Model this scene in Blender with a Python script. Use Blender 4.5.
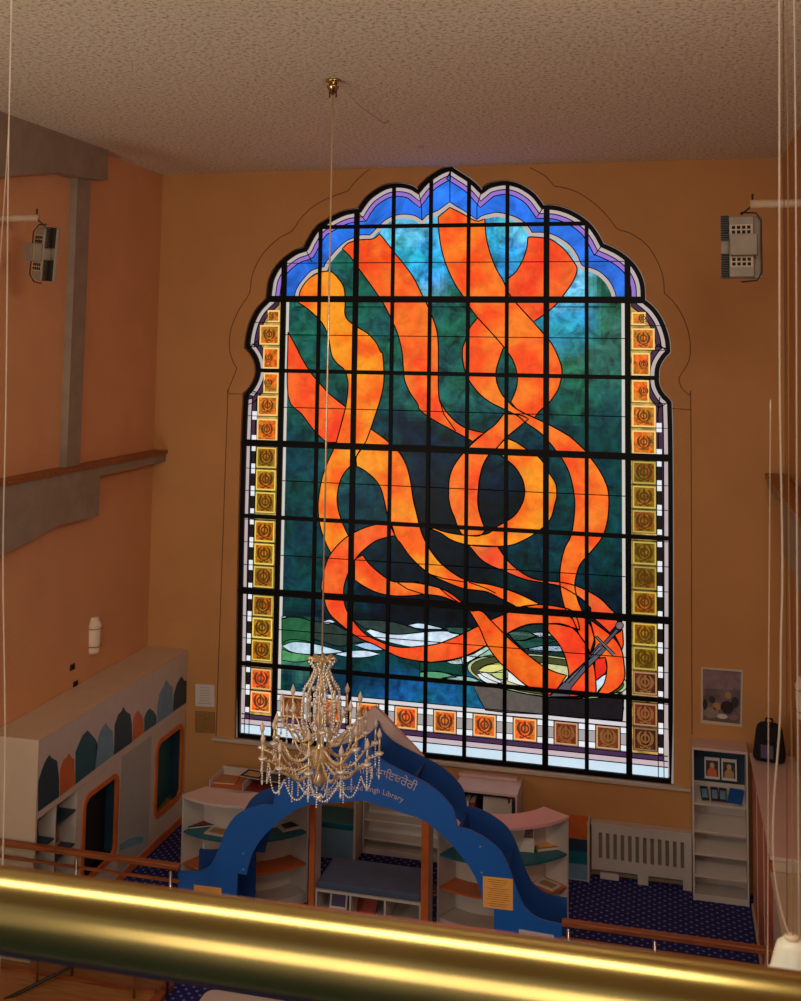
import bpy, bmesh, math, random
from mathutils import Vector, Matrix
from mathutils.geometry import tessellate_polygon
random.seed(7)
PI = math.pi
scene = bpy.context.scene
COL = scene.collection
for o in list(bpy.data.objects): bpy.data.objects.remove(o)

# ------------------------------------------------------------------ camera
F = 1091.045; PY = 257.046; CX = 400.5
RX, RY, RZ = -0.0840, 0.2439, 0.01393
CAM = Vector((2.7748, -13.7817, 6.2704))
def _rot():
    cx, sx, cy, sy, cz, sz = math.cos(RX), math.sin(RX), math.cos(RY), math.sin(RY), math.cos(RZ), math.sin(RZ)
    B = Matrix(((1,0,0),(0,0,-1),(0,1,0)))
    Ry = Matrix(((cy,0,sy),(0,1,0),(-sy,0,cy))); Rx = Matrix(((1,0,0),(0,cx,-sx),(0,sx,cx))); Rz = Matrix(((cz,-sz,0),(sz,cz,0),(0,0,1)))
    return Rz @ Rx @ Ry @ B
R = _rot(); RT = R.transposed()
cam_d = bpy.data.cameras.new('camera'); cam = bpy.data.objects.new('camera', cam_d); COL.objects.link(cam)
M = Matrix((R[0], -R[1], -R[2])).transposed().to_4x4(); M.translation = CAM
cam.matrix_world = M
cam_d.sensor_fit = 'HORIZONTAL'; cam_d.sensor_width = 36.0; cam_d.lens = F*36/801
cam_d.shift_y = -(500.5-PY)/801; cam_d.clip_start = 0.02; cam_d.clip_end = 100
cam_d.dof.use_dof = True; cam_d.dof.focus_distance = 13.0; cam_d.dof.aperture_fstop = 22.0
scene.camera = cam
def on(x, y, ax, v):
    """point of the place seen at photo pixel x,y that lies on the plane axis=v"""
    d = RT @ Vector(((x-CX)/F, (y-PY)/F, 1.0)); t = (v-CAM[ax])/d[ax]
    return CAM + d*t
def W(x, y, Y=0.0):
    p = on(x, y, 1, Y); return (p.x, p.z)

# ------------------------------------------------------------------ light
def lin(c):
    return tuple(((v/255)/12.92 if v/255 <= .04045 else ((v/255+.055)/1.055)**2.4) for v in c)
vs = scene.view_settings
vs.view_transform = 'Standard'; vs.look = 'None'; vs.exposure = 0.0; vs.gamma = 1.0; vs.use_curve_mapping = False
world = bpy.data.worlds.new('world'); scene.world = world; world.use_nodes = True
bg = world.node_tree.nodes['Background']; bg.inputs[0].default_value = (1.0, .90, .82, 1); bg.inputs[1].default_value = 0.235
def area(name, loc, target, sx, sy, power, col):
    l = bpy.data.lights.new(name, 'AREA'); l.shape = 'RECTANGLE'; l.size = sx; l.size_y = sy; l.energy = power; l.color = col
    o = bpy.data.objects.new(name, l); COL.objects.link(o); o.location = loc
    o.rotation_euler = (Vector(target)-Vector(loc)).to_track_quat('-Z', 'Y').to_euler()
    return o
area('hall_light', (2.5, -28.0, 9.0), (-1.0, -2.0, 2.4), 16.0, 7.0, 850, (1.0, .88, .76))
area('ceiling_fill', (-3.1, -10.4, 3.4), (.3, -5.5, 9.0), 1.4, 3.0, 130, (1.0, .90, .76))  # unseen fill light added to brighten the ceiling
area('gallery_light', (3.6, -9.5, 7.9), (-3.6, -2.0, 1.6), 2.0, .7, 105, (1.0, .88, .78))
area('rail_lamp', (1.0, -12.45, 8.5), (1.0, -12.45, 0), 4.5, .70, 75, (1.0, .90, .70))

# ------------------------------------------------------------------ materials
def nodes(name):
    m = bpy.data.materials.new(name); m.use_nodes = True
    nt = m.node_tree; return m, nt, nt.nodes['Principled BSDF']
def mat(name, c, rough=.6, metal=0, var=.12, scale=6, bump=0, bscale=60, spec=None, coat=0):
    m, nt, b = nodes(name); c = lin(c)
    tc = nt.nodes.new('ShaderNodeTexCoord')
    n = nt.nodes.new('ShaderNodeTexNoise'); n.inputs['Scale'].default_value = scale; n.inputs['Detail'].default_value = 5
    nt.links.new(tc.outputs['Object'], n.inputs['Vector'])
    r = nt.nodes.new('ShaderNodeValToRGB'); r.color_ramp.elements[0].position = .3; r.color_ramp.elements[1].position = .7
    r.color_ramp.elements[0].color = (*[v*(1-var) for v in c], 1); r.color_ramp.elements[1].color = (*[min(1, v*(1+var)) for v in c], 1)
    nt.links.new(n.outputs['Fac'], r.inputs['Fac']); nt.links.new(r.outputs['Color'], b.inputs['Base Color'])
    b.inputs['Roughness'].default_value = rough; b.inputs['Metallic'].default_value = metal
    if spec is not None: b.inputs['Specular IOR Level'].default_value = spec
    if coat: b.inputs['Coat Weight'].default_value = coat
    if bump:
        n2 = nt.nodes.new('ShaderNodeTexNoise'); n2.inputs['Scale'].default_value = bscale; n2.inputs['Detail'].default_value = 3
        nt.links.new(tc.outputs['Object'], n2.inputs['Vector'])
        bp = nt.nodes.new('ShaderNodeBump'); bp.inputs['Strength'].default_value = bump; bp.inputs['Distance'].default_value = .02
        nt.links.new(n2.outputs['Fac'], bp.inputs['Height']); nt.links.new(bp.outputs['Normal'], b.inputs['Normal'])
    return m
def wood(name, c1, c2, rough=.35):
    m, nt, b = nodes(name)
    tc = nt.nodes.new('ShaderNodeTexCoord'); mp = nt.nodes.new('ShaderNodeMapping'); mp.inputs['Scale'].default_value = (1.5, 14, 14)
    n = nt.nodes.new('ShaderNodeTexNoise'); n.inputs['Scale'].default_value = 2.5; n.inputs['Detail'].default_value = 6
    r = nt.nodes.new('ShaderNodeValToRGB'); r.color_ramp.elements[0].color = (*lin(c1), 1); r.color_ramp.elements[1].color = (*lin(c2), 1)
    r.color_ramp.elements[0].position = .35; r.color_ramp.elements[1].position = .65
    nt.links.new(tc.outputs['Object'], mp.inputs['Vector']); nt.links.new(mp.outputs['Vector'], n.inputs['Vector'])
    nt.links.new(n.outputs['Fac'], r.inputs['Fac']); nt.links.new(r.outputs['Color'], b.inputs['Base Color'])
    b.inputs['Roughness'].default_value = rough
    return m
def glass_mat(name, strength=1.0, mottle=.35, scale=5.0, hue=None):
    """backlit stained glass: the glass colour is a colour attribute of each piece, mottled by noise"""
    m, nt, b = nodes(name); L = nt.links.new
    at = nt.nodes.new('ShaderNodeAttribute'); at.attribute_name = 'Col'
    tc = nt.nodes.new('ShaderNodeTexCoord')
    n = nt.nodes.new('ShaderNodeTexNoise'); n.inputs['Scale'].default_value = scale; n.inputs['Detail'].default_value = 7; n.inputs['Roughness'].default_value = .62; n.inputs['Distortion'].default_value = .6
    L(tc.outputs['Object'], n.inputs['Vector'])
    mr = nt.nodes.new('ShaderNodeMapRange'); mr.inputs['From Min'].default_value = .3; mr.inputs['From Max'].default_value = .7
    mr.inputs['To Min'].default_value = 1-mottle; mr.inputs['To Max'].default_value = 1+mottle
    L(n.outputs['Fac'], mr.inputs['Value'])
    mul = nt.nodes.new('ShaderNodeVectorMath'); mul.operation = 'SCALE'
    L(at.outputs['Color'], mul.inputs[0]); L(mr.outputs['Result'], mul.inputs['Scale'])
    out = mul.outputs['Vector']
    if hue:
        n3 = nt.nodes.new('ShaderNodeTexNoise'); n3.inputs['Scale'].default_value = 2.2; n3.inputs['Detail'].default_value = 3
        L(tc.outputs['Object'], n3.inputs['Vector'])
        r3 = nt.nodes.new('ShaderNodeValToRGB'); r3.color_ramp.elements[0].position = .40; r3.color_ramp.elements[1].position = .60
        r3.color_ramp.elements[0].color = (*hue[0], 1); r3.color_ramp.elements[1].color = (*hue[1], 1)
        L(n3.outputs['Fac'], r3.inputs['Fac'])
        m2 = nt.nodes.new('ShaderNodeVectorMath'); m2.operation = 'MULTIPLY'; L(out, m2.inputs[0]); L(r3.outputs['Color'], m2.inputs[1]); out = m2.outputs['Vector']
    b.inputs['Base Color'].default_value = (.01, .01, .01, 1); b.inputs['Roughness'].default_value = .35; b.inputs['Specular IOR Level'].default_value = .12
    L(out, b.inputs['Emission Color']); b.inputs['Emission Strength'].default_value = strength
    return m
def emit(name, c, s):
    m, nt, b = nodes(name); b.inputs['Base Color'].default_value = (*lin(c), 1)
    b.inputs['Emission Color'].default_value = (*lin(c), 1); b.inputs['Emission Strength'].default_value = s
    return m
def carpet_mat():
    m, nt, b = nodes('dotted_carpet'); L = nt.links.new
    tc = nt.nodes.new('ShaderNodeTexCoord'); mp = nt.nodes.new('ShaderNodeMapping'); mp.inputs['Rotation'].default_value = (0, 0, PI/4)
    v = nt.nodes.new('ShaderNodeTexVoronoi'); v.voronoi_dimensions = '2D'; v.inputs['Scale'].default_value = 12.5; v.inputs['Randomness'].default_value = 0
    L(tc.outputs['Object'], mp.inputs['Vector']); L(mp.outputs['Vector'], v.inputs['Vector'])
    r = nt.nodes.new('ShaderNodeValToRGB'); r.color_ramp.elements[0].position = .13; r.color_ramp.elements[1].position = .24
    r.color_ramp.elements[0].color = (*lin((128, 128, 190)), 1); r.color_ramp.elements[1].color = (*lin((22, 26, 96)), 1)
    L(v.outputs['Distance'], r.inputs['Fac']); L(r.outputs['Color'], b.inputs['Base Color']); b.inputs['Roughness'].default_value = .95
    return m
def ceil_mat():
    m, nt, b = nodes('stippled_plaster'); L = nt.links.new
    tc = nt.nodes.new('ShaderNodeTexCoord')
    n = nt.nodes.new('ShaderNodeTexNoise'); n.inputs['Scale'].default_value = 27; n.inputs['Detail'].default_value = 6; n.inputs['Roughness'].default_value = .75
    L(tc.outputs['Object'], n.inputs['Vector'])
    r = nt.nodes.new('ShaderNodeValToRGB'); r.color_ramp.elements[0].position = .34; r.color_ramp.elements[1].position = .50
    r.color_ramp.elements[0].color = (*lin((132, 120, 100)), 1); r.color_ramp.elements[1].color = (*lin((240, 228, 200)), 1)
    L(n.outputs['Fac'], r.inputs['Fac']); L(r.outputs['Color'], b.inputs['Base Color'])
    bp = nt.nodes.new('ShaderNodeBump'); bp.inputs['Strength'].default_value = .8; bp.inputs['Distance'].default_value = .03
    L(n.outputs['Fac'], bp.inputs['Height']); L(bp.outputs['Normal'], b.inputs['Normal']); b.inputs['Roughness'].default_value = .95
    return m
MT = dict(
    wall=mat('peach_plaster', (198, 140, 82), .85, var=.05, scale=1.5, bump=.15, bscale=25),
    wall_left=mat('rose_plaster', (218, 160, 110), .85, var=.05, scale=1.5, bump=.15, bscale=25),
    dado=mat('tan_plaster', (205, 160, 100), .8, var=.06, scale=2),
    ceil=ceil_mat(), carpet=carpet_mat(),
    groove_shade_wire=mat('groove_shade_wire_brown', (112, 72, 40), .8),  # brown standing in for the groove's shade; also colours one rust wire
    concrete=mat('grey_concrete', (150, 132, 112), .85, var=.12, scale=5, bump=.2, bscale=40),
    oak=wood('red_oak', (122, 62, 28), (158, 88, 44)),
    floorwood=wood('tan_board', (150, 100, 52), (178, 124, 70), .5),
    black=mat('black_steel', (9, 5, 5), .5, spec=.15),
    lead=mat('lead_came', (6, 4, 4), .7, spec=.1),
    sill=mat('sill_paint', (200, 180, 160), .5, var=.05),
    white=mat('white_laminate', (205, 192, 180), .45, var=.03),
    cream=mat('cream_laminate', (206, 186, 160), .45, var=.03),
    mauve=mat('pale_mauve_laminate', (214, 184, 176), .4, var=.03),
    pink=mat('pale_pink_laminate', (232, 176, 176), .4, var=.03),
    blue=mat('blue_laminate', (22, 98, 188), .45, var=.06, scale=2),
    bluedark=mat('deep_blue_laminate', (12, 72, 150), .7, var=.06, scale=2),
    teal=mat('teal_laminate', (14, 108, 124), .4), orange=mat('orange_laminate', (206, 104, 42), .4),
    navy=mat('dark_navy_laminate', (30, 58, 76), .5), steelblue=mat('steel_blue_laminate', (112, 152, 176), .5),
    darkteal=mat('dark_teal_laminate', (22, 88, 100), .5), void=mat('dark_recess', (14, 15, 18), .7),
    cushion=mat('slate_cushion', (74, 88, 112), .85, bump=.1), grey=mat('grey_plastic', (142, 128, 108), .6),
    darkgrey=mat('dark_metal', (40, 32, 26), .5), pipe=mat('painted_pipe', (188, 160, 130), .5),
    brass=mat('polished_brass', (202, 176, 106), .22, 1.0, var=.10, scale=14),
    gold=mat('gilt_metal', (250, 224, 180), .36, .7, var=.1), chrome=mat('brushed_steel', (190, 180, 170), .25, 1.0),
    ivory=mat('ivory_glaze', (248, 240, 218), .35), paper=mat('white_paper', (212, 200, 190), .8, var=.02),
    yellow=mat('yellow_paper', (250, 178, 84), .8, var=.02), ink=mat('printed_ink', (150, 104, 52), .8),
    letter=mat('cream_lettering', (196, 176, 180), .6), cable=mat('pale_cable', (236, 216, 190), .4),
    red=mat('red_cover', (140, 44, 34), .6), tan=mat('tan_cover', (176, 138, 84), .6),
    bookblue=mat('blue_cover', (24, 84, 160), .6), bookdark=mat('dark_cover', (48, 44, 56), .6),
    skin=mat('printed_skin_tone', (206, 160, 96), .7), fabric=mat('black_fabric', (16, 14, 20), .9, bump=.2),
    purple=mat('purple_patch', (92, 74, 110), .8), brown=mat('brown_cork', (150, 106, 52), .9, var=.2, scale=30),
    palegrey=mat('pale_grey_laminate', (172, 172, 166), .45, var=.03),
    mauveprint=mat('mauve_print', (138, 112, 116), .8, var=.2, scale=14),
    poster=mat('poster_print', (112, 92, 92), .8, var=.45, scale=7), lampwhite=mat('frosted_lamp', (232, 208, 180), .4),
)
def crystal():
    m, nt, b = nodes('cut_crystal'); b.inputs['Base Color'].default_value = (1.0, .95, .86, 1)
    b.inputs['Roughness'].default_value = .10; b.inputs['IOR'].default_value = 1.6; b.inputs['Metallic'].default_value = .25
    b.inputs['Specular IOR Level'].default_value = 1.0
    return m
MT['crystal'] = crystal()
def clear():
    m, nt, b = nodes('clear_pane'); b.inputs['Base Color'].default_value = (.9, .92, .9, 1); b.inputs['Roughness'].default_value = .02
    b.inputs['Transmission Weight'].default_value = 1.0; b.inputs['IOR'].default_value = 1.05
    return m
MT['clear'] = clear()

# ------------------------------------------------------------------ mesh helpers
class MB:
    def __init__(s): s.v = []; s.f = []; s.c = []; s.sm = []
    def add(s, vs_, fs, col=None, smooth=False):
        n = len(s.v); s.v += [tuple(p) for p in vs_]
        for f in fs: s.f.append(tuple(i+n for i in f)); s.c.append(col); s.sm.append(smooth)
        return s
    def box(s, x0, x1, y0, y1, z0, z1, col=None, bev=0):
        if bev:
            bm = bmesh.new(); bmesh.ops.create_cube(bm, size=1)
            for v in bm.verts: v.co = Vector(((x0+x1)/2+v.co.x*(x1-x0), (y0+y1)/2+v.co.y*(y1-y0), (z0+z1)/2+v.co.z*(z1-z0)))
            bmesh.ops.bevel(bm, geom=bm.edges[:], offset=bev, segments=3, profile=.5, affect='EDGES')
            bm.verts.index_update(); s.add([v.co[:] for v in bm.verts], [[v.index for v in f.verts] for f in bm.faces], col); bm.free(); return s
        P = [(x, y, z) for x in (x0, x1) for y in (y0, y1) for z in (z0, z1)]
        return s.add(P, [(0,1,3,2),(4,6,7,5),(0,4,5,1),(2,3,7,6),(0,2,6,4),(1,5,7,3)], col)
    def prism(s, pts, lo, hi, plane='xz', col=None, holes=()):
        """pts: 2D outline; extruded lo..hi along the remaining axis"""
        loops = [list(pts)] + [list(h) for h in holes]
        def P(a, b, t):
            return (a, t, b) if plane == 'xz' else ((a, b, t) if plane == 'xy' else (t, a, b))
        tri = tessellate_polygon([[Vector((a, b, 0)) for a, b in L] for L in loops])
        flat = [p for L in loops for p in L]; n = len(flat)
        V = [P(a, b, lo) for a, b in flat]+[P(a, b, hi) for a, b in flat]
        Fc = [tuple(t) for t in tri]+[tuple(i+n for i in reversed(t)) for t in tri]
        k = 0
        for L in loops:
            m = len(L)
            for i in range(m): a, b = k+i, k+(i+1) % m; Fc.append((a, b, b+n, a+n))
            k += m
        return s.add(V, Fc, col)
    def tube(s, path, r, seg=8, col=None, closed=False, cap=True):
        path = [Vector(p) for p in path]; n = len(path); rr = r if isinstance(r, (list, tuple)) else [r]*n
        V = []; up = Vector((0, 0, 1)); N = None
        for i, p in enumerate(path):
            t = (path[(i+1) % n]-path[i-1]) if closed else (path[min(i+1, n-1)]-path[max(i-1, 0)])
            t.normalize()
            if N is None: N = t.orthogonal().normalized()
            else:
                N = N - t*N.dot(t); N = N.normalized() if N.length > 1e-6 else t.orthogonal().normalized()
            B = t.cross(N)
            for k in range(seg):
                a = 2*PI*k/seg; V.append(p+(N*math.cos(a)+B*math.sin(a))*rr[i])
        Fc = []
        for i in range(n if closed else n-1):
            j = (i+1) % n
            for k in range(seg): Fc.append((i*seg+k, i*seg+(k+1) % seg, j*seg+(k+1) % seg, j*seg+k))
        if cap and not closed: Fc += [tuple(range(seg)), tuple((n-1)*seg+k for k in reversed(range(seg)))]
        return s.add(V, Fc, col, True)
    def lathe(s, prof, c=(0,0,0), seg=16, col=None, axis='z'):
        V = []; n = len(prof)
        for r, z in prof:
            for k in range(seg):
                a = 2*PI*k/seg; p = (r*math.cos(a), r*math.sin(a), z)
                if axis == 'x': p = (z, p[0], p[1])
                if axis == 'y': p = (p[0], z, p[1])
                V.append((c[0]+p[0], c[1]+p[1], c[2]+p[2]))
        Fc = [(i*seg+k, i*seg+(k+1) % seg, (i+1)*seg+(k+1) % seg, (i+1)*seg+k) for i in range(n-1) for k in range(seg)]
        Fc += [tuple(range(seg)), tuple((n-1)*seg+k for k in reversed(range(seg)))]
        return s.add(V, Fc, col, True)
    def ball(s, c, r, seg=8, rings=5, sz=1):
        return s.lathe([(r*math.sin(PI*(i+.02)/(rings+.04)), -r*sz*math.cos(PI*(i+.02)/(rings+.04))) for i in range(rings+1)], c, seg)
    def build(s, name, m, parent=None, loc=None):
        me = bpy.data.meshes.new(name); off = Vector(loc) if loc else Vector((0, 0, 0))
        me.from_pydata([tuple(Vector(v)-off) for v in s.v], [], s.f)
        me.polygons.foreach_set('use_smooth', s.sm)
        if any(c is not None for c in s.c):
            ca = me.color_attributes.new('Col', 'FLOAT_COLOR', 'CORNER'); dat = []
            for p, c in zip(me.polygons, s.c): dat += list((*(c or (0, 0, 0)), 1))*p.loop_total
            ca.data.foreach_set('color', dat)
        me.update()
        bm = bmesh.new(); bm.from_mesh(me); bmesh.ops.recalc_face_normals(bm, faces=bm.faces); bm.to_mesh(me); bm.free()
        me.materials.append(MT[m] if isinstance(m, str) else m)
        o = bpy.data.objects.new(name, me); COL.objects.link(o); o.location = off
        if parent:
            o.parent = parent
            if loc is None: o.location = -world_loc(parent)
            else: o.location = off-world_loc(parent)
        return o
def world_loc(o):
    v = Vector((0, 0, 0))
    while o: v = v+o.location; o = o.parent
    return v
def tag(o, label, cat, group=None):
    o['label'] = label; o['category'] = cat
    if group: o['group'] = group
    return o
def thing(name, label, cat, loc, group=None):
    o = bpy.data.objects.new(name, None); COL.objects.link(o); o.location = loc; o.empty_display_size = .1
    return tag(o, label, cat, group)
def struct(o): o['kind'] = 'structure'; return o
def box(x0, x1, y0, y1, z0, z1, name, m, parent=None, bev=0):
    return MB().box(x0, x1, y0, y1, z0, z1, bev=bev).build(name, m, parent)
def copy_tree(o, parent=None):
    c = o.copy(); COL.objects.link(c); c.parent = parent
    for ch in list(o.children): copy_tree(ch, c)
    return c
def spline(pts, n=4, closed=True, corner=50):
    """smooth a traced outline, keeping sharp corners"""
    P = [Vector(p) for p in pts]; m = len(P); out = []
    def iscorner(i):
        if not closed and i in (0, m-1): return True
        a = P[i]-P[i-1]; b = P[(i+1) % m]-P[i]
        if a.length < 1e-9 or b.length < 1e-9: return True
        return a.angle(b) > math.radians(corner)
    cs = [iscorner(i) for i in range(m)]
    for i in range(m if closed else m-1):
        j = (i+1) % m; p1, p2 = P[i], P[j]
        p0 = p1-(p2-p1) if cs[i] else P[i-1]
        p3 = p2+(p2-p1) if cs[j] else P[(j+1) % m]
        for k in range(n):
            t = k/n; t2 = t*t; t3 = t2*t
            q = .5*((2*p1)+(-p0+p2)*t+(2*p0-5*p1+4*p2-p3)*t2+(-p0+3*p1-3*p2+p3)*t3)
            out.append((q.x, q.y))
    if not closed: out.append(tuple(P[-1][:2]))
    return out
def signed(p): return sum(p[i-1][0]*p[i][1]-p[i][0]*p[i-1][1] for i in range(len(p)))/2
def inset(pts, d):
    """move a closed outline inward by d"""
    n = len(pts); sg = 1 if signed(pts) > 0 else -1; out = []
    for i in range(n):
        a = Vector(pts[i-1]); b = Vector(pts[i]); c = Vector(pts[(i+1) % n])
        e1 = (b-a).normalized(); e2 = (c-b).normalized()
        n1 = Vector((-e1.y, e1.x))*sg; n2 = Vector((-e2.y, e2.x))*sg
        nn = (n1+n2); L = nn.length
        if L < .3: nn = n1; k = 1
        else: nn = nn/L; k = min(1.6, 1/max(.3, nn.dot(n1)))
        out.append((b.x+nn.x*d*k, b.y+nn.y*d*k))
    return out
def strip(mb, pts, w, y0, y1, closed=True, col=None):
    """a came: narrow band following a line in the window plane"""
    n = len(pts); L = []; Rr = []
    for i in range(n):
        a = Vector(pts[i-1] if (closed or i > 0) else pts[i]); c = Vector(pts[(i+1) % n] if (closed or i < n-1) else pts[i])
        t = (c-a)
        if t.length < 1e-9: t = Vector((1, 0))
        t.normalize(); nn = Vector((-t.y, t.x))*w/2; b = Vector(pts[i])
        L.append(b+nn); Rr.append(b-nn)
    for i in range(n if closed else n-1):
        j = (i+1) % n
        q = [L[i], L[j], Rr[j], Rr[i]]
        V = [(p.x, y0, p.y) for p in q]+[(p.x, y1, p.y) for p in q]
        mb.add(V, [(0,1,2,3), (7,6,5,4), (0,4,5,1), (2,6,7,3)], col)
def clipz(pts, z, above=True):
    out = []; n = len(pts); s = 1 if above else -1
    for i in range(n):
        a, b = pts[i-1], pts[i]; ia, ib = s*(a[1]-z) >= 0, s*(b[1]-z) >= 0
        if ia != ib:
            t = (z-a[1])/(b[1]-a[1]); out.append((a[0]+t*(b[0]-a[0]), z))
        if ib: out.append(b)
    return out

# ================================================================== structure
FL = 0.09; CE = 8.63; XL = -4.04; XR = 4.08; WY = -0.08
outline_px = [(450,167.5),(441,170.6),(430,177.5),(422.5,184.3),(418,190),
 (413.6,186.9),(405,184.4),(395,184),(385,186.2),(375,191.8),(367.4,198),(361.2,206.2),(359.3,209.3),
 (353.7,210),(345,211.8),(335,216.2),(326.2,221.2),(320,225),(315,230.6),(310,238.7),(306.2,246.2),(304.5,248.2),
 (297.5,250.5),(290,255),(282.5,261.2),(276.2,268.6),(271.2,278.6),(269.4,287.4),(268,299),
 (258.7,308.7),(252.5,320),(249.4,330),(247.5,340),(246.9,348.7),(251.2,352.4),(255.6,360),(257.5,368.6),(256.8,376),(253.7,383.6),(249.4,389.9),(245.8,393),
 (245.2,400),(243.4,442),(240.3,560),(237.5,736),
 (672.5,782.5),(672.8,600),(672.3,450),(671.3,402),
 (668,398),(663.7,393.6),(659.3,385),(658.7,375),(660,366),(665,357.4),(670,352.4),(669.3,341),(666,328.7),(661,317.4),(653.7,307.5),(645,300),
 (644.3,286),(641,275),(635,265),(627.4,257.4),(618.7,251.2),(610,246.8),(603.5,244),
 (598.7,235),(592.4,226.2),(585,219.4),(575,213),(565,208.7),(555,206.2),(543.7,205.6),
 (536.2,195.6),(527.5,188.7),(517.5,183.7),(506,181.5),(495,183),(487.4,185.6),(481.8,190),
 (476,183.7),(468.7,178),(460,172.5),(453.7,168.5)]
OUT = spline([W(x, y) for x, y in outline_px], 3, corner=38)
HOLE = inset(OUT, -0.012)
ZMAX = max(p[1] for p in HOLE)
w = MB()
w.prism([(XL-.3, FL-.3), (XR+.3, FL-.3), (XR+.3, CE+.2), (XL-.3, CE+.2)], WY, -.006, 'xz', holes=[HOLE])
wb = struct(w.build('wall_back', 'wall'))
struct(box(XL-.3, XL, -16, WY, FL-.3, CE+.2, 'wall_left', 'wall_left'))
struct(box(XR, XR+.3, -16, WY, FL-.3, CE+.2, 'wall_right', 'wall'))
struct(box(XL-.3, XR+.3, -16, 0, CE, CE+.25, 'ceiling', 'ceil'))
struct(box(XL-.3, XR+.3, -16, 0, FL-.25, FL, 'floor', 'carpet'))
struct(box(XL, XR, -18, -13.05, 4.75, 4.95, 'trim_7', 'navy'))
# groove of the arch surround, its shade painted as thin dark strips
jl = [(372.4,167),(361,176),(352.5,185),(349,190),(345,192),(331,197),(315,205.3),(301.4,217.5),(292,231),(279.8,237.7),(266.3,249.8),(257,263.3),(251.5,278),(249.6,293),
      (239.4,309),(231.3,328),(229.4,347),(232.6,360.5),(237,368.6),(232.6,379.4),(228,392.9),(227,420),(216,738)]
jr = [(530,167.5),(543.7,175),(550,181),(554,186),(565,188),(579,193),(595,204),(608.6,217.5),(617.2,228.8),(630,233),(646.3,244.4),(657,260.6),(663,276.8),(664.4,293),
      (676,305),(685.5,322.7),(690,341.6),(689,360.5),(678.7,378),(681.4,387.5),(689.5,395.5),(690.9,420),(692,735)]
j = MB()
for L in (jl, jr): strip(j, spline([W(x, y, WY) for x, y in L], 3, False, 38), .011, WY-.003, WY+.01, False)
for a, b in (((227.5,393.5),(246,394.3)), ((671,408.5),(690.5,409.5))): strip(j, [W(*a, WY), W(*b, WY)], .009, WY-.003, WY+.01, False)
struct(j.build('groove_shade_strips', 'groove_shade_wire'))
# sill and the panel of wall below it
zs = 1.205
sl = MB(); sl.box(-3.06, 2.96, WY-.06, WY, zs-.035, zs)
struct(sl.build('trim_2', 'sill'))
# concrete frame along the left wall
LX = -3.86
def YZ(x, y, X=LX): p = on(x, y, 0, X); return (p.y, p.z)
bm_ = MB(); a = YZ(108,152); b_ = YZ(108,180); c_ = YZ(85,178); d_ = YZ(60,172.5); e_ = YZ(0,177)
bm_.prism([(-12, CE), (a[0], CE), b_, c_, d_, e_, (-12, e_[1]-.5)], XL, LX, 'yz'); struct(bm_.build('trim_3', 'concrete'))
cl_ = MB(); ct = YZ(71,175,XL); cr = YZ(91,178,XL+.09); cb = YZ(85,466)
cl_.box(XL, XL+.09, ct[0], cr[0], cb[1]-.1, cr[1]+.06); struct(cl_.build('trim_4', 'concrete'))
def ledge(mir):
    t = bpy.data.objects.new('trim_5' if mir > 0 else 'trim_6', None); COL.objects.link(t); struct(t); t.location = (mir*XL, -2, 4.8)
    z0 = YZ(165,450)[1]; zb = YZ(165,460.5)[1]; q = [YZ(99,515.6), YZ(60,524.7), YZ(27.5,543), YZ(0,557)]; zm = YZ(99,479)[1]
    pl = [(WY, z0-.045), (WY, zb-.01), (q[0][0], zb-.02), q[0], q[1], q[2], q[3], (-12, q[3][1]), (-12, z0-.045)]
    x0, x1 = sorted((mir*XL if mir > 0 else XR, mir*LX))
    MB().prism(pl, x0, x1, 'yz').build('concrete_beam', 'concrete', t)
    x0, x1 = sorted((mir*XL if mir > 0 else XR, mir*(LX+.03)))
    MB().box(x0, x1, -12, WY, z0-.045, z0).build('wood_cap', 'oak', t)
ledge(1); ledge(-1)

# ================================================================== stained-glass window
win = struct(thing('window_1', '', '', (0, 0, zs))); del win['label']; del win['category']
COLX = [-2.25-.496]+[-2.25+.5*i for i in range(10)]+[2.25+.488]      # V0..V11
ROWZ = [7.871, 6.913, 5.960, 5.0, 4.041, 3.076, 2.143, 1.239]        # H0..H7
GL = glass_mat('mottled_glass', .90, .80, 5.5, ((.75, 1.12, .85), (1.0, .92, 1.2)))
GO = glass_mat('streaky_orange_glass', 1.0, .20, 7.0, ((.98, .48, .7), (1.0, 1.30, 1.15)))
GP = glass_mat('opal_glass', 1.0, .06, 3.0)
lead = MB()
def C(r, g, b): return lin((r, g, b))
def S(k, pts):
    ox, oy, s = {'A': (280,200,5.006), 'B': (280,340,5.006), 'C': (280,480,5.006), 'D': (280,580,5.006), 'E': (420,200,5.006), 'F': (420,340,5.006),
                 'G': (520,380,6.675), 'H': (480,480,5.006), 'K': (420,480,10.01), 'L': (400,500,5.006), 'M': (420,580,5.006), 'J': (520,580,6.675), 'P': (0,0,1)}[k]
    return [(ox+x/s, oy+y/s) for x, y in pts]
def piece(mb, pts_px, col, layer, lw=.016, smooth=True, lead_it=True):
    P = [W(x, y) for x, y in pts_px]
    if smooth: P = spline(P, 4)
    mb.prism(P, .012, -layer*.001, 'xz', col=col)
    if lead_it: strip(lead, P, lw, -layer*.001+.001, -layer*.001-.0016)
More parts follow.
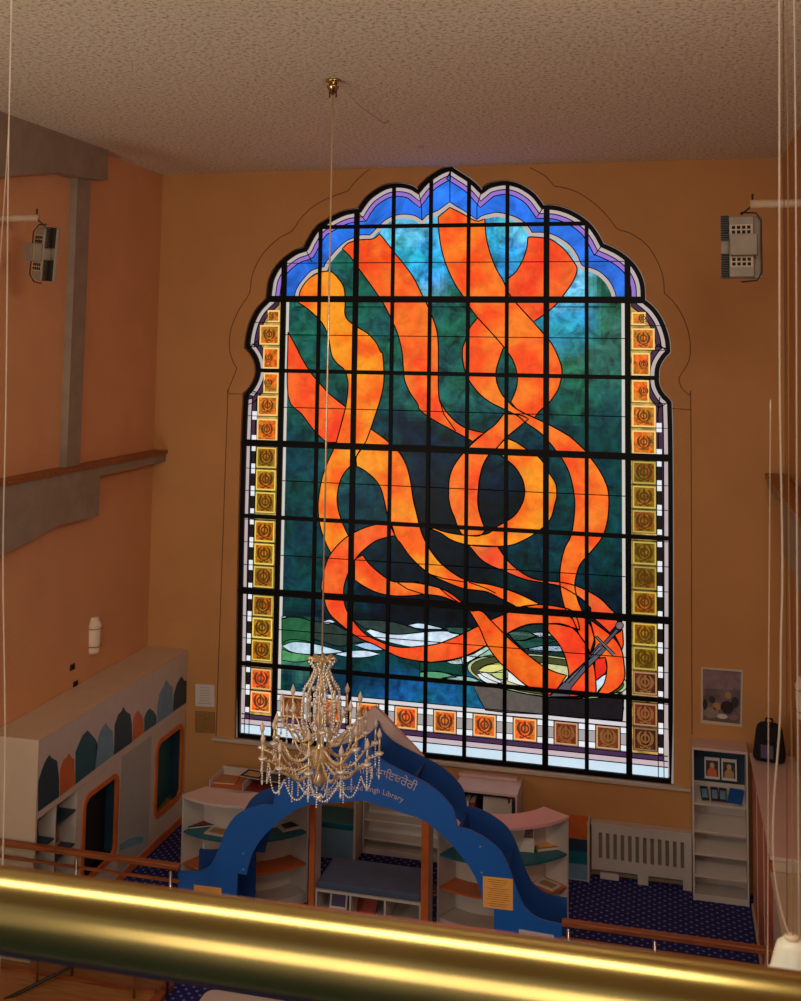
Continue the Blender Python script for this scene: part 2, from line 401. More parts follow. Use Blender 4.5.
# layer 0-2: border bands following the lobed frame
IN = inset(OUT, .045)
border = MB()
border.prism(IN, .012, -.001, 'xz', col=C(188, 172, 170))
B1 = inset(IN, .058); B2 = inset(B1, .062)
up1 = clipz(B1, ROWZ[1]); lo1 = clipz(B1, ROWZ[1], False)
purple = MB(); purple.prism(up1, .012, -.002, 'xz', col=C(150, 112, 205)); purple.prism(lo1, .012, -.002, 'xz', col=C(66, 40, 62))
up2 = clipz(B2, ROWZ[1]); lo2 = clipz(B2, ROWZ[1], False)
blue = MB(); blue.prism(up2, .012, -.003, 'xz', col=C(40, 112, 228)); sidefield = MB(); _c = None
for q, l in ((B1, 2), (B2, 3)): strip(lead, q, .014, -l*.001, -l*.001-.0016)
inner_px = [(295,307),(295,295),(297.5,287.4),(303.7,278.6),(311,271),(318.7,268),(324.3,266.8),(326,262.4),(331,256),(337.4,248.7),(346,241.2),(355,237.4),(361.2,235),(370,235),
 (373.7,231.2),(382.4,222.4),(390,217.4),(401,214.3),(412.4,215),(419,217.8),(422.2,220.4),(427.5,215),(437.5,210.6),(443.7,206.2),(449.7,201.8),(456.2,206.2),(465,211.2),(473.7,217.4),(476.8,219.6),
 (482.4,215.6),(492.4,213),(496.2,212.4),(505,213.7),(515,216.8),(523.7,221.8),(530,228.7),(532,232.4),(542.4,232.4),(552.4,234.3),(562.4,239.3),(571,246),(577.4,255),(581,263.6),(583.7,266.2),
 (591.2,268),(600,271.8),(608.7,280),(613.7,288.6),(616,296),(616,307)]
INN = spline([W(x, y) for x, y in inner_px], 3, corner=30)
opal = MB(); opal.prism(INN, .012, -.004, 'xz', col=C(190, 176, 172)); strip(lead, INN, .012, -.004, -.0056)
FIELD = inset(INN, .055)
# radial came lines where the lobes meet
for a, b in (((418.5,190),(421.5,206)), ((450,168),(450,202)), ((482,190),(477,206)), ((305,248),(312,262)), ((603,244),(594,256)), ((359.5,214),(366,221)), ((543,208),(537,217)), ((421.5,206),(422,220)), ((477,206),(477,219))):
    strip(lead, [W(*a), W(*b)], .012, -.004, -.007, False)
# central field: mottled sky, trees and deep water
ramp = {'C': (50,165,222), 'c': (120,205,232), 'T': (24,88,78), 't': (4,58,64), 'N': (2,28,42), 'n': (1,14,24), 'G': (44,104,80), 'L': (74,140,104), 'B': (18,92,140), 'b': (6,48,80)}
ys_ = [215, 245, 272, 290, 320, 360, 400, 430, 470, 510, 550, 590, 620, 640, 660, 682, 700]
xs_ = [300, 338, 375, 410, 448, 487, 527, 567, 607]
tab = ['cccccCccc', 'CTCCCCCcc', 'TTTCCTCcT', 'TTTcTTCcT', 'TTTTTTTCG', 'TTTTTTTGG', 'TttTTTtTT', 'tttNNtttt', 'tTtNNNNtt', 'tttnnnntt', 'ttNnnnttt', 'ttNnnnnNN', 'NnnnnnnNN', 'GtttnnttN', 'LttttttNN', 'tbbBBBbnn', 'tbBBBBbnn']
from mathutils import noise as mnoise
def fieldcol(px, py):
    px += 22*mnoise.noise(Vector((px*.03, py*.03, 1))); py += 20*mnoise.noise(Vector((px*.035, py*.035, 5)))
    def loc(v, A):
        if v <= A[0]: return 0, 0
        for i in range(len(A)-1):
            if v <= A[i+1]:
                t = (v-A[i])/(A[i+1]-A[i]); t = min(1, max(0, (t-.5)*1.15+.5)); return i, t
        return len(A)-2, 1
    i, tx = loc(px, xs_); j_, ty = loc(py, ys_)
    def g(a, b): return Vector(C(*ramp[tab[b][a]]))
    c = (g(i, j_)*(1-tx)+g(i+1, j_)*tx)*(1-ty)+(g(i, j_+1)*(1-tx)+g(i+1, j_+1)*tx)*ty
    k = 1+.35*mnoise.noise(Vector((px*.12, py*.12, 9)))
    return tuple(max(0, v*k) for v in c)
def to_px(X, Z):
    c = R @ (Vector((X, 0, Z))-CAM); return CX+F*c.x/c.z, PY+F*c.y/c.z
field = MB(); st = .05
x0f, x1f, z0f = COLX[1]+.075, COLX[10]-.075, 1.85
# upper lobed part is one plate coloured in cells clipped to the lobed outline
import bisect
def inside(p, poly):
    x, y = p; r = False; n = len(poly)
    for i in range(n):
        (x1, y1), (x2, y2) = poly[i-1], poly[i]
        if (y1 > y) != (y2 > y) and x < (x2-x1)*(y-y1)/(y2-y1)+x1: r = not r
    return r
def clip_conv(poly, x0, x1, z0, z1):
    for ax, v, s in ((0, x0, 1), (0, x1, -1), (1, z0, 1), (1, z1, -1)):
        out = []; n = len(poly)
        for i in range(n):
            a, b = poly[i-1], poly[i]; ia, ib = s*(a[ax]-v) >= 0, s*(b[ax]-v) >= 0
            if ia != ib:
                t = (v-a[ax])/(b[ax]-a[ax]); out.append((a[0]+t*(b[0]-a[0]), a[1]+t*(b[1]-a[1])))
            if ib: out.append(b)
        poly = out
        if len(poly) < 3: return []
    return poly
z = z0f
while z < 8.25:
    z2 = z+st
    X = x0f
    while X < x1f:
        X2 = min(X+st, x1f)
        cp = fieldcol(*to_px((X+X2)/2, (z+z2)/2))
        if z2 <= ROWZ[1]:
            field.add([(X, -.005, z), (X2, -.005, z), (X2, -.005, z2), (X, -.005, z2)], [(0,1,2,3)], cp)
        else:
            zz = max(z, ROWZ[1]-.03); q = clip_conv(FIELD, X, X2, zz, z2)
            if len(q) >= 3:
                if abs(signed(q)) > st*st*.999: field.add([(a, -.005, b) for a, b in q], [tuple(range(len(q)))], cp)
                else:
                    for t in tessellate_polygon([[Vector((a, b, 0)) for a, b in q]]):
                        field.add([(q[i][0], -.005, q[i][1]) for i in t], [(0,1,2)], cp)
        X = X2
    z = z2
field.build('field_glass', GL, win)
# white guard strips beside the field, bottom border
opal.box(COLX[1]+.03, COLX[1]+.078, -.0045, .012, 1.8, ROWZ[1]-.03, C(206, 200, 190)); opal.box(COLX[10]-.078, COLX[10]-.03, -.0045, .012, 1.8, ROWZ[1]-.03, C(206, 200, 190))
opal.box(COLX[1], COLX[10], -.0045, .012, 1.79, 1.85, C(215, 210, 214))
border.box(COLX[1], COLX[10], -.003, .012, 1.50, 1.79, C(168, 160, 158))
purple.box(COLX[0]+.09, COLX[11]-.09, -.0042, .012, 1.445, 1.50, C(72, 46, 78))
opal.box(COLX[0]+.04, COLX[11]-.04, -.0048, .012, 1.375, 1.435, C(200, 180, 186))
opal.box(COLX[0]+.04, COLX[11]-.04, -.0052, .012, 1.25, 1.37, C(205, 226, 240))
for zz in (1.50, 1.44, 1.372, 1.79, 1.85): strip(lead, [(COLX[0]+.04, zz), (COLX[11]-.04, zz)] if zz < 1.6 else [(COLX[1], zz), (COLX[10], zz)], .012, -.004, -.0075, False)
for s_, x in ((1, COLX[0]), (-1, COLX[11])):
    for dx in (.085, .15): strip(lead, [(x+s_*dx, 1.25), (x+s_*dx, 1.5)], .01, -.005, -.0075, False)
# khanda tiles
for xa_, xb_ in ((COLX[0]+.155, COLX[1]), (COLX[10], COLX[11]-.155)):
    q_ = clip_conv(lo2, xa_, xb_, 1.5, ROWZ[1]); sidefield.prism(q_, .012, -.003, 'xz', col=C(196, 150, 74))
tiles = MB(); tedge = MB(); emblem = MB(); checks = MB()
def khanda(cx, cz, r, col):
    k = []
    for i in range(20):
        a = 2*PI*i/20; k.append((cx+.40*r*math.cos(a), cz+.10*r+.40*r*math.sin(a)))
    strip(emblem, k, r*.17, -.0085, -.011, True, col)
    emblem.prism([(cx, cz+.92*r), (cx+.13*r, cz+.70*r), (cx+.07*r, cz+.3*r), (cx+.09*r, cz-.35*r), (cx, cz-.5*r), (cx-.09*r, cz-.35*r), (cx-.07*r, cz+.3*r), (cx-.13*r, cz+.70*r)], -.0085, -.011, 'xz', col=col)
    for s in (-1, 1):
        o_, i_ = [], []
        for q in range(9):
            a = math.radians(62-q*18.5); th = .22*math.sin(PI*min(1, (q+.6)/8.6))
            o_.append((cx+s*(.80+th*.5)*r*math.cos(a)*.98, cz+.12*r+(.80+th*.5)*r*math.sin(a)))
            i_.append((cx+s*(.80-th)*r*math.cos(a)*.98, cz+.12*r+(.80-th)*r*math.sin(a)))
        emblem.prism(o_+i_[::-1], -.0085, -.011, 'xz', col=col)
        strip(emblem, [(cx+s*.16*r, cz-.62*r), (cx-s*.42*r, cz-.92*r)], r*.13, -.0085, -.011, False, col)
        emblem.prism([(cx+s*.60*r, cz-.80*r), (cx+s*.50*r, cz-.68*r), (cx+s*.36*r, cz-.82*r), (cx+s*.46*r, cz-.94*r)], -.0085, -.011, 'xz', col=col)
def tile(x0, x1, z0, z1, hue, dim=1.0):
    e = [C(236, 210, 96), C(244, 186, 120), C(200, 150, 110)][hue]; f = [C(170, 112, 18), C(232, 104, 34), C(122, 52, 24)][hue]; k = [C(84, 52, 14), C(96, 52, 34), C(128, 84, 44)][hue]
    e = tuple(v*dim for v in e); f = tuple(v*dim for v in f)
    tedge.box(x0, x1, -.0065, .012, z0, z1, e); tiles.box(x0+.022, x1-.022, -.008, .012, z0+.022, z1-.022, f)
    khanda((x0+x1)/2, (z0+z1)/2, (x1-x0)*.40, k)
    strip(lead, [(x0, z0), (x1, z0), (x1, z1), (x0, z1)], .008, -.0065, -.0082)
rnd = random.Random(3)
for s_, xv in ((1, COLX[0]), (-1, COLX[11])):
    for r_ in range(3, 7):
        zt, zb_ = ROWZ[r_]-.045, ROWZ[r_+1]+.035
        nt_ = 3 if r_ < 6 else 2
        if r_ == 6: zb_ = 1.525
        h = (zt-zb_)/nt_
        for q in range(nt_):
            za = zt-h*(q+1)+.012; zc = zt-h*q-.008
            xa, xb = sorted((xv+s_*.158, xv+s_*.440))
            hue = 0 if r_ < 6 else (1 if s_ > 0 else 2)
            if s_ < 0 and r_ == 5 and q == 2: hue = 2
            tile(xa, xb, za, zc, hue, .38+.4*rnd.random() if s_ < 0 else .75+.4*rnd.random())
            ca, cb_ = sorted((xv+s_*.087, xv+s_*.150))
            checks.box(ca, cb_, -.0062, .012, za-.01, zc+.006, C(26, 20, 20))
            wsq = C(232, 236, 240)
            checks.box(ca, cb_, -.0075, .012, zc-.055, zc+.006, wsq); checks.box(ca, cb_, -.0075, .012, za-.01, za+.052, wsq)
            strip(lead, [(xv+s_*.02, zc+.010), (xv+s_*.46, zc+.010)], .009, -.006, -.009, False)
        strip(lead, [(xv+s_*.150, zb_), (xv+s_*.150, zt)], .009, -.006, -.009, False); strip(lead, [(xv+s_*.087, zb_), (xv+s_*.087, zt)], .009, -.006, -.009, False)
    # straight foot of the lobed part (between H2 and H3)
    for r_, hs in ((2, ((.0, .30), (.31, .60), (.61, .93))), (1, ((.12, .31), (.32, .61), (.62, .93)))):
        for qi, (u0, u1) in enumerate(hs):
            zc = ROWZ[r_]-u0-.03; za = ROWZ[r_]-u1
            far = .158
            if r_ == 2 and qi == 0: far = .235
            if r_ == 1: far = (.27, .165, .22)[qi]
            xa, xb = sorted((xv+s_*far, xv+s_*.440))
            e = C(246, 206, 120); f = C(206, 112, 30)
            tedge.box(xa, xb, -.0065, .012, za, zc, e)
            tiles.box(xa+.02, xb-.02, -.008, .012, za+.02, zc-.02, f)
            khanda((xv+s_*.30), (za+zc)/2, .095 if far < .2 else .065, C(92, 60, 22))
            strip(lead, [(xv+s_*.02, za-.006), (xv+s_*.46, za-.006)], .009, -.006, -.009, False)
    ca, cb_ = sorted((xv+s_*.087, xv+s_*.150))
    for zc in (5.36, 5.045): checks.box(ca, cb_, -.0075, .012, zc-.055, zc+.055, C(232, 236, 240))
for i in range(1, 10):
    xm = (COLX[i]+COLX[i+1])/2
    tile(xm-.142, xm+.142, 1.512, 1.782, 1 if 1 < i < 8 else 2, 1.0)
    for s_ in (-1, 1):
        xa, xb = sorted((xm+s_*.152, xm+s_*.232))
        for za in (1.515, 1.715): checks.box(xa, xb, -.0062, .012, za, za+.062, C(232, 236, 240))
        strip(lead, [(xm+s_*.148, 1.5), (xm+s_*.148, 1.79)], .009, -.004, -.0075, False)
        for zz in (1.58, 1.713): strip(lead, [(xa, zz), (xb, zz)], .008, -.004, -.0075, False)
border.build('pale_border_glass', GP, win); purple.build('purple_border_glass', GP, win)
blue.build('blue_border_glass', glass_mat('blue_glass', 1.0, .65, 2.2), win); sidefield.build('amber_border_glass', GL, win)
TG = glass_mat('amber_relief_glass', .95, .8, 16.0, ((1.35, .8, .7), (.75, 1.05, 1.0)))
tiles.build('tile_glass', TG, win); tedge.build('tile_rim_glass', GP, win); emblem.build('khanda_emblem', GP, win); checks.build('checker_glass', GP, win)

# waves, bowl, sword and ribbons
wv = MB()
WH = C(206, 224, 240); PG = C(150, 196, 168); DG = C(34, 66, 52)
for k, pts, col in (
 ('D', [(10,190),(60,185),(110,190),(155,205),(155,310),(100,300),(40,300),(10,320)], C(34,92,58)),
 ('D', [(10,345),(60,362),(150,374),(160,390),(150,400),(80,410),(10,400)], C(80,150,96)),
 ('D', [(155,200),(200,210),(260,215),(330,250),(400,285),(470,305),(480,320),(400,310),(300,330),(220,310),(155,290)], C(40,56,50)),
 ('D', [(370,200),(460,200),(560,208),(640,230),(720,258),(600,272),(520,262),(450,245),(420,240)], C(42,60,56)),
 ('D', [(10,330),(60,310),(130,312),(200,325),(300,352),(340,358),(250,368),(150,372),(60,360)], C(190,216,230)),
 ('D', [(270,370),(340,355),(430,352),(505,370),(440,385),(370,388),(310,380)], WH),
 ('D', [(370,325),(440,310),(500,325),(545,350),(450,350)], C(160,196,228)),
 ('D', [(205,210),(250,197),(280,210),(240,220)], WH),
 ('D', [(10,182),(30,180),(34,190),(12,194)], WH),
 ('D', [(430,255),(460,245),(520,265),(600,272),(720,260),(800,255),(850,258),(910,275),(860,300),(800,316),(700,334),(640,332),(550,312),(480,290)], WH),
 ('D', [(640,225),(700,215),(780,232),(830,246),(740,245),(680,240)], C(200,222,240)),
 ('M', [(130,235),(200,236),(260,238),(250,255),(210,270),(150,262)], C(36,72,66)),
 ('M', [(0,410),(60,412),(140,405),(210,390),(215,480),(100,460),(0,455)], C(8,66,56)),
 ('M', [(130,408),(210,385),(260,372),(300,350),(340,325),(350,345),(260,400),(215,420),(160,420)], C(206,222,226)),
 ('M', [(0,462),(80,455),(150,472),(185,485),(100,494),(0,490)], C(90,158,116)),
 ('M', [(110,490),(180,480),(250,485),(300,505),(220,520),(150,505)], C(150,190,176)),
 ('M', [(240,380),(330,330),(365,350),(380,380),(300,385)], C(152,190,168)),
 ('M', [(440,268),(500,240),(560,222),(650,220),(700,300),(740,400),(745,470),(700,465),(640,440),(560,400)], C(20,46,46)),
 ('M', [(440,265),(480,255),(540,258),(580,280),(520,300),(470,300)], C(76,110,92)),
 ('M', [(560,265),(610,260),(690,275),(640,282),(600,285)], WH),
 ('M', [(470,300),(530,302),(590,285),(690,300),(600,330),(520,345)], C(40,92,76)),
 ('M', [(515,350),(600,330),(700,328),(722,356),(620,360)], C(184,206,232)),
 ('M', [(640,420),(700,420),(742,440),(745,472),(690,462),(640,445)], WH),
): piece(wv, S(k, pts), col, 6, .012)
wv.build('wave_glass', glass_mat('wave_glass_mat', 1.0, .35, 9), win)
bw = MB()
piece(bw, S('M', [(262,515),(300,600),(328,650),(420,662),(620,672),(800,690),(1010,700),(1020,640),(1010,560),(700,590),(540,570),(420,545)]), C(92, 84, 78), 6, .014, False)
piece(bw, S('M', [(640,585),(800,590),(1000,560),(1020,600),(1015,700),(800,690),(640,674)]), C(26, 22, 26), 7, .014, False)
ell = lambda a, b, cx=547.5, cy=676, t=.11: [(cx+a*math.cos(q*PI/18), cy+b*math.sin(q*PI/18)+t*a*math.cos(q*PI/18)) for q in range(36)]
piece(bw, ell(80, 21), C(176, 190, 140), 7, .012, False)
piece(bw, ell(76.5, 19), C(70, 74, 40), 8, .010, False)
piece(bw, ell(70, 14.5, 549, 678), C(206, 206, 150), 9, .010, False)
for pts, col in (([(285,455),(340,425),(420,418),(440,440),(360,462)], C(228,224,130)), ([(285,470),(330,462),(380,490),(420,510),(360,520),(310,500)], C(226,232,232)), ([(440,455),(500,490),(560,530),(500,525),(440,505)], C(232,232,226)), ([(350,465),(420,460),(440,500),(390,492)], C(190,206,130))):
    piece(bw, S('M', pts), col, 10, .01)
bw.build('bowl_glass', glass_mat('bowl_glass_mat', 1.0, .2, 12), win)

rb = MB()
def ribbon(parts, col, layer):
    P = []
    for k, pts in parts: P += S(k, pts)
    Q = [P[0]]
    for p in P[1:]:
        if math.hypot(p[0]-Q[-1][0], p[1]-Q[-1][1]) > 1.6: Q.append(p)
    if math.hypot(Q[0][0]-Q[-1][0], Q[0][1]-Q[-1][1]) < 1.6: Q.pop()
    piece(rb, Q, col, layer, .016)
OR = C(246, 106, 34); RD = C(246, 90, 36); AM = C(250, 134, 30); DR = C(236, 96, 44)
ribbon([('B', [(42,-40),(75,20),(110,90),(150,155),(190,205),(250,270),(330,335),(300,450),(283,512),(235,512),(225,505),(170,450),(110,370),(42,280)])], RD, 11)
ribbon([('A', [(98,475),(110,440),(140,400),(175,375),(220,358),(262,362),(295,395),(318,430),(326,470),(328,520),(326,570),(345,605),(395,640),(440,668),(480,710),(505,760)]),
        ('B', [(515,70),(522,170),(517,240),(500,310),(470,400),(455,445),(430,510),(385,580),(355,628),(320,670),(298,720)]),
        ('C', [(288,80),(290,130),(305,190),(325,240),(345,280),(300,315),(258,365),(245,345),(225,300),(205,240),(195,180),(193,110)]),
        ('B', [(208,710),(232,630),(268,550),(283,512),(300,450),(330,335),(342,240),(338,190),(320,145),(290,120),(262,80)]),
        ('A', [(250,720),(240,670),(215,620),(190,590),(140,545),(95,515)])], AM, 12)
ribbon([('A', [(313,245),(345,215),(400,200),(465,195),(500,170),(525,200),(575,265),(620,320),(670,390),(715,480),(740,530),(765,590),(785,650),(793,720)]),
        ('F', [(93,100),(95,280),(120,340),(170,400),(230,440),(320,465),(265,508),(225,485),(150,445),(60,395),(0,350)]),
        ('B', [(690,320),(650,260),(625,200),(618,130),(612,60)]), ('A', [(590,670),(555,590),(520,520),(480,460),(430,390),(385,330),(350,280)])], OR, 11)
ribbon([('E', [(540,190),(555,185),(620,190),(660,200),(720,245),(770,310),(787,350),(765,410),(720,475),(680,525),(620,575),(568,610),(490,525),(440,460),(440,400),(480,360),(515,300),(535,240)])], C(244,88,34), 11)
ribbon([('E', [(290,590),(350,655),(420,735)]), ('F', [(400,90),(383,150),(385,210),(410,270),(440,305),(470,335),(520,365),(575,390),(650,425),(730,470)]),
        ('G', [(350,390),(435,470),(480,530),(530,600),(575,690),(592,760)]), ('H', [(645,140),(635,220),(610,290),(550,365),(510,410),(490,450),(475,525),(490,600),(512,655),(530,720),(470,700),(430,650),(408,570),(400,500),(405,420),(425,340),(455,280),(470,200),(475,120),(470,60)]),
        ('G', [(355,720),(330,620),(285,530),(240,470),(200,420),(150,365),(100,325),(40,285)]), ('F', [(490,380),(430,350),(350,310),(290,260),(240,190),(218,120),(213,50)]), ('E', [(225,710),(250,640)])], C(248,112,34), 13)
ribbon([('E', [(92,85),(150,38),(200,62),(280,105),(325,95),(332,180),(350,260),(380,340),(420,410),(440,460),(490,525),(550,590),(615,665),(660,720),(690,780)]),
        ('F', [(710,140),(708,190),(690,250),(650,310),(600,355),(575,388),(520,365),(485,345),(455,310),(480,250),(488,200),(480,140),(460,90),(430,50)]),
        ('E', [(420,735),(350,655),(290,590),(245,530),(215,480),(170,410),(130,320),(105,230),(95,150)])], C(250,110,32), 12)
ribbon([('C', [(375,395),(415,375),(450,420),(500,465),(560,505),(620,510),(700,512)]), ('L', [(60,410),(120,420),(200,440),(260,470),(322,520),(300,518),(260,500),(200,480),(120,472),(60,478),(0,480)]), ('C', [(540,575),(480,560),(420,530),(375,500)])], OR, 12)
ribbon([('B', [(455,445),(500,475),(550,515),(600,565),(635,630),(655,710)]), ('L', [(68,0),(85,70),(105,150),(130,210),(160,260),(200,310),(260,360),(320,395),(380,412),(440,420),(500,435),(560,455),(620,480),(700,520),(640,530),(590,535),(560,520),(500,490),(440,460),(380,450),(310,440),(210,400),(150,370),(100,330),(50,280),(0,210)]),
        ('C', [(590,300),(560,240),(540,180),(525,110)]), ('B', [(505,740),(470,690),(420,650),(385,632),(385,580),(430,510)])], AM, 13)
ribbon([('F', [(500,375),(545,395),(490,440),(430,490),(385,540),(345,575),(315,630),(298,700),(293,750)]), ('K', [(580,200),(590,300),(630,430),(660,500),(600,555),(500,555),(430,545),(400,510),(370,440),(350,380),(310,280),(290,180)]),
        ('F', [(145,770),(147,700),(165,640),(205,580),(260,520),(330,460),(380,420),(420,370)])], OR, 14)
ribbon([('F', [(385,540),(430,490),(480,510),(525,540),(600,590),(650,670),(680,720),(685,780)]), ('H', [(378,110),(350,200),(280,265),(200,310),(140,328),(60,332)]),
        ('K', [(620,662),(500,650),(400,630),(300,590),(210,530),(100,485),(150,482),(210,505),(300,528),(400,545),(500,555),(600,550),(700,525)]),
        ('H', [(85,232),(135,205),(180,170),(215,110),(225,60)]), ('F', [(525,750),(515,700),(480,640),(435,600),(400,575),(350,572)])], AM, 13)
ribbon([('L', [(345,225),(400,290),(450,325),(510,350),(580,380),(640,400),(700,410)]), ('H', [(345,518),(400,530),(450,555),(510,595),(555,640)]), ('J', [(470,240),(520,278),(600,350),(655,290),(632,220)]),
        ('H', [(650,640),(600,590),(530,550),(470,525),(400,510),(345,505)]), ('L', [(690,398),(640,380),(580,340),(530,290),(490,232),(420,228)])], DR, 12)
ribbon([('C', [(258,365),(235,410),(215,480),(208,540),(222,590)]), ('D', [(232,130),(260,180),(335,245),(400,290),(470,320),(545,360),(600,385),(680,402),(740,408)]),
        ('M', [(60,410),(140,400),(210,385),(270,360),(335,325),(440,265),(500,235),(560,218),(650,218),(700,222),(775,240),(800,250),(790,200),(760,152),(700,134),(620,122),(560,125),(500,135),(410,175),(340,205),(270,240),(210,270),(140,300),(80,320),(0,330)]),
        ('D', [(620,336),(550,325),(500,305),(430,270),(370,205)]), ('C', [(335,650),(322,600),(320,560),(325,520),(345,460),(380,395),(420,350),(480,305),(540,285),(577,278),(560,225),(540,213),(480,222),(420,240),(350,275),(300,315)])], C(244,92,36), 14)
ribbon([('J', [(190,290),(270,290),(350,318),(400,370),(435,420),(460,480),(490,560),(505,640),(508,740),(500,765),(320,775),(255,740),(322,650),(315,560),(290,480),(250,410),(190,340)])], RD, 14)
ribbon([('J', [(345,240),(430,250),(470,300),(490,360),(495,400),(470,480),(435,420),(400,370),(375,310)])], OR, 15)
ribbon([('J', [(470,265),(520,300),(580,345),(640,400),(680,470),(695,560),(700,640),(680,690),(640,730),(580,760),(515,760),(560,690),(578,620),(580,560),(570,515),(500,520),(470,500),(500,430),(495,370),(480,310)])], C(246,98,34), 15)
ribbon([('J', [(500,520),(570,515),(580,600),(545,640),(508,668),(500,600)])], C(232,40,28), 16)
ribbon([('J', [(632,365),(685,330),(690,420),(682,465),(655,410)])], OR, 15)
ribbon([('M', [(250,155),(310,155),(360,205),(440,285),(520,355),(610,425),(680,460),(735,475),(690,540),(650,575),(540,530),(460,465),(400,410),(340,330),(300,240)])], C(240,96,26), 16)
rb.build('orange_ribbon_glass', GO, win)
sw = MB()
piece(sw, S('J', [(508,670),(545,640),(577,625),(560,690),(512,748)]), WH, 17, .012)
for pts, c in (([(530,420),(575,460),(540,500),(440,600),(345,712),(330,775),(200,775),(250,725),(350,620),(440,540),(465,500)], C(86,84,96)), ([(530,440),(545,455),(460,530),(330,680),(300,680),(440,545)], C(126,126,142)), ([(640,325),(657,340),(580,427),(562,410)], C(88,78,84)), ([(500,375),(515,372),(635,490),(620,505)], C(112,106,116))):
    piece(sw, S('J', pts), c, 18, .012, False)
piece(sw, S('J', [(665+26*math.cos(i*PI/8), 302+26*math.sin(i*PI/8)) for i in range(16)]), C(120,104,108), 19, .012, False)
sw.build('sword_glass', glass_mat('grey_glass', 1.0, .2, 12), win)
# extra came lines inside the picture: half-height lines of every row, fold lines
for r_ in range(1, 7):
    zz = (ROWZ[r_]+ROWZ[r_+1])/2 if r_ < 6 else None
    if zz: strip(lead, [(COLX[1], zz), (COLX[10], zz)], .011, -.019, -.0215, False)
zz = (ROWZ[0]+ROWZ[1])/2; xa = W(288, 262)[0]; xb = W(628, 262)[0]
strip(lead, [(xa, zz), (xb, zz)], .011, -.019, -.0215, False)
for k, L_ in (('F', [(100,300),(120,370),(180,455)]), ('L', [(150,370),(220,392),(320,408),(330,400)]), ('C', [(590,512),(640,545),(720,570)]), ('L', [(200,440),(240,475),(300,515)]), ('L', [(345,410),(430,440),(480,465)])):
    strip(lead, [W(x, y) for x, y in S(k, L_)], .014, -.016, -.0185, False)
opal.build('opal_strip_glass', GP, win); lead.build('lead_came', 'lead', win)
# steel frame and glazing bars
fr = MB(); strip(fr, inset(OUT, .024), .056, -.04, .03); fr.build('frame', 'black', win)
bars = MB()
def zspan(x):
    zs_ = []
    n = len(OUT)
    for i in range(n):
        (xa, za), (xb_, zb_) = OUT[i-1], OUT[i]
        if (xa > x) != (xb_ > x): zs_.append(za+(x-xa)/(xb_-xa)*(zb_-za))
    return max(zs_)
def xspan(z_):
    q = []
    n = len(OUT)
    for i in range(n):
        (xa, za), (xb_, zb_) = OUT[i-1], OUT[i]
        if (za > z_) != (zb_ > z_): q.append(xa+(z_-za)/(zb_-za)*(xb_-xa))
    return min(q), max(q)
for i in range(1, 11):
    hw = .036 if i in (1, 3, 8, 10) else .024
    top = min(zspan(COLX[i]-hw), zspan(COLX[i]+hw))
    bars.box(COLX[i]-hw, COLX[i]+hw, -.035, .028, 1.24, top)
for i, zz in enumerate(ROWZ[:7]):
    hw = .042 if i in (1, 3, 5) else .026
    xa, xb = xspan(zz)
    if i == 0: xa, xb = W(319, 227)[0], W(588, 224)[0]
    bars.box(xa, xb, -.034, .027, zz-hw, zz+hw)
    if i in (3, 5): bars.box(xa-.03, xb+.0, -.05, -.034, zz-.012, zz+.012)
bars.build('glazing_bar', 'black', win)

# ================================================================== library arch
def arch_half(px_pts, Y, xc):
    return [(W(x, y, Y)[0]-xc, W(x, y, Y)[1]) for x, y in px_pts]
XC = -.205; AY = -3.0; BY = -2.5
apex = W(364, 737, AY)
outer = arch_half([(369,747),(376,755),(384,761),(395,767),(409,774),(425,782),(437.5,791),(450,804),(455,814),(457.5,827.5),(464,828),(475,832),(487,839),(500,850),(509,866),(513.7,880),(520,897),(527.5,910),(540,918.7),(556,923),(562,924)], AY, XC)
inner_ = arch_half([(384,806),(405,813),(422.5,819),(437.5,830),(450,842),(462,856),(470,867),(477.5,881),(482,896),(484,907)], AY, XC)
outer = spline([(0, apex[1])]+outer, 3, False, 45)
fx = outer[-1][0]
inn = spline([(0, inner_[0][1]+.035)]+inner_, 3, False, 45)+[(fx-.64, inner_[-1][1]), (fx-.64, FL)]
half = outer+[(fx, FL)]
out_full = [(XC+x, z) for x, z in half]; in_full = [(XC+x, z) for x, z in inn]
def mirr(L): return [(2*XC-x, z) for x, z in reversed(L)]
poly = mirr(out_full[1:])+[out_full[0]]+out_full[1:]+in_full[::-1]+mirr(in_full)[:-1][::1][:0]
poly = mirr(out_full[1:])+out_full+in_full[::-1]+[p for p in mirr(in_full)][::-1][1:][:0]
left_in = [(2*XC-x, z) for x, z in in_full]           # from crown to left foot
poly = mirr(out_full[1:])+out_full+in_full[::-1]+left_in[1:]
arch = thing('library_arch', 'blue scalloped library entrance arch with a pointed crown, below the window', 'arch', (XC, (AY+BY)/2, FL))
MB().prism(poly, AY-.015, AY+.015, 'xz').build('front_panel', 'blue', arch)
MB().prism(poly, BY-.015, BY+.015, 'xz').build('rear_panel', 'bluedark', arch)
# cross braces between the two panels
for i, s in ((30, 1), (30, -1), (46, 1), (46, -1), (16, 1), (16, -1)):
    x, z = out_full[i]; x2, z2 = out_full[i+1]; d = Vector((x2-x, z2-z)).normalized(); n_ = Vector((d.y, -d.x))
    cx, cz = x+n_.x*.13, z+n_.y*.13
    if s < 0: cx = 2*XC-cx; n_ = Vector((-n_.x, n_.y))
    q = [(cx+n_.x*a+b*n_.y, cz+n_.y*a-b*n_.x) for a, b in ((-.09,-.015),(.09,-.015),(.09,.015),(-.09,.015))]
    MB().prism(q, AY+.015, BY-.015, 'xz').build('cross_brace', 'bluedark', arch)
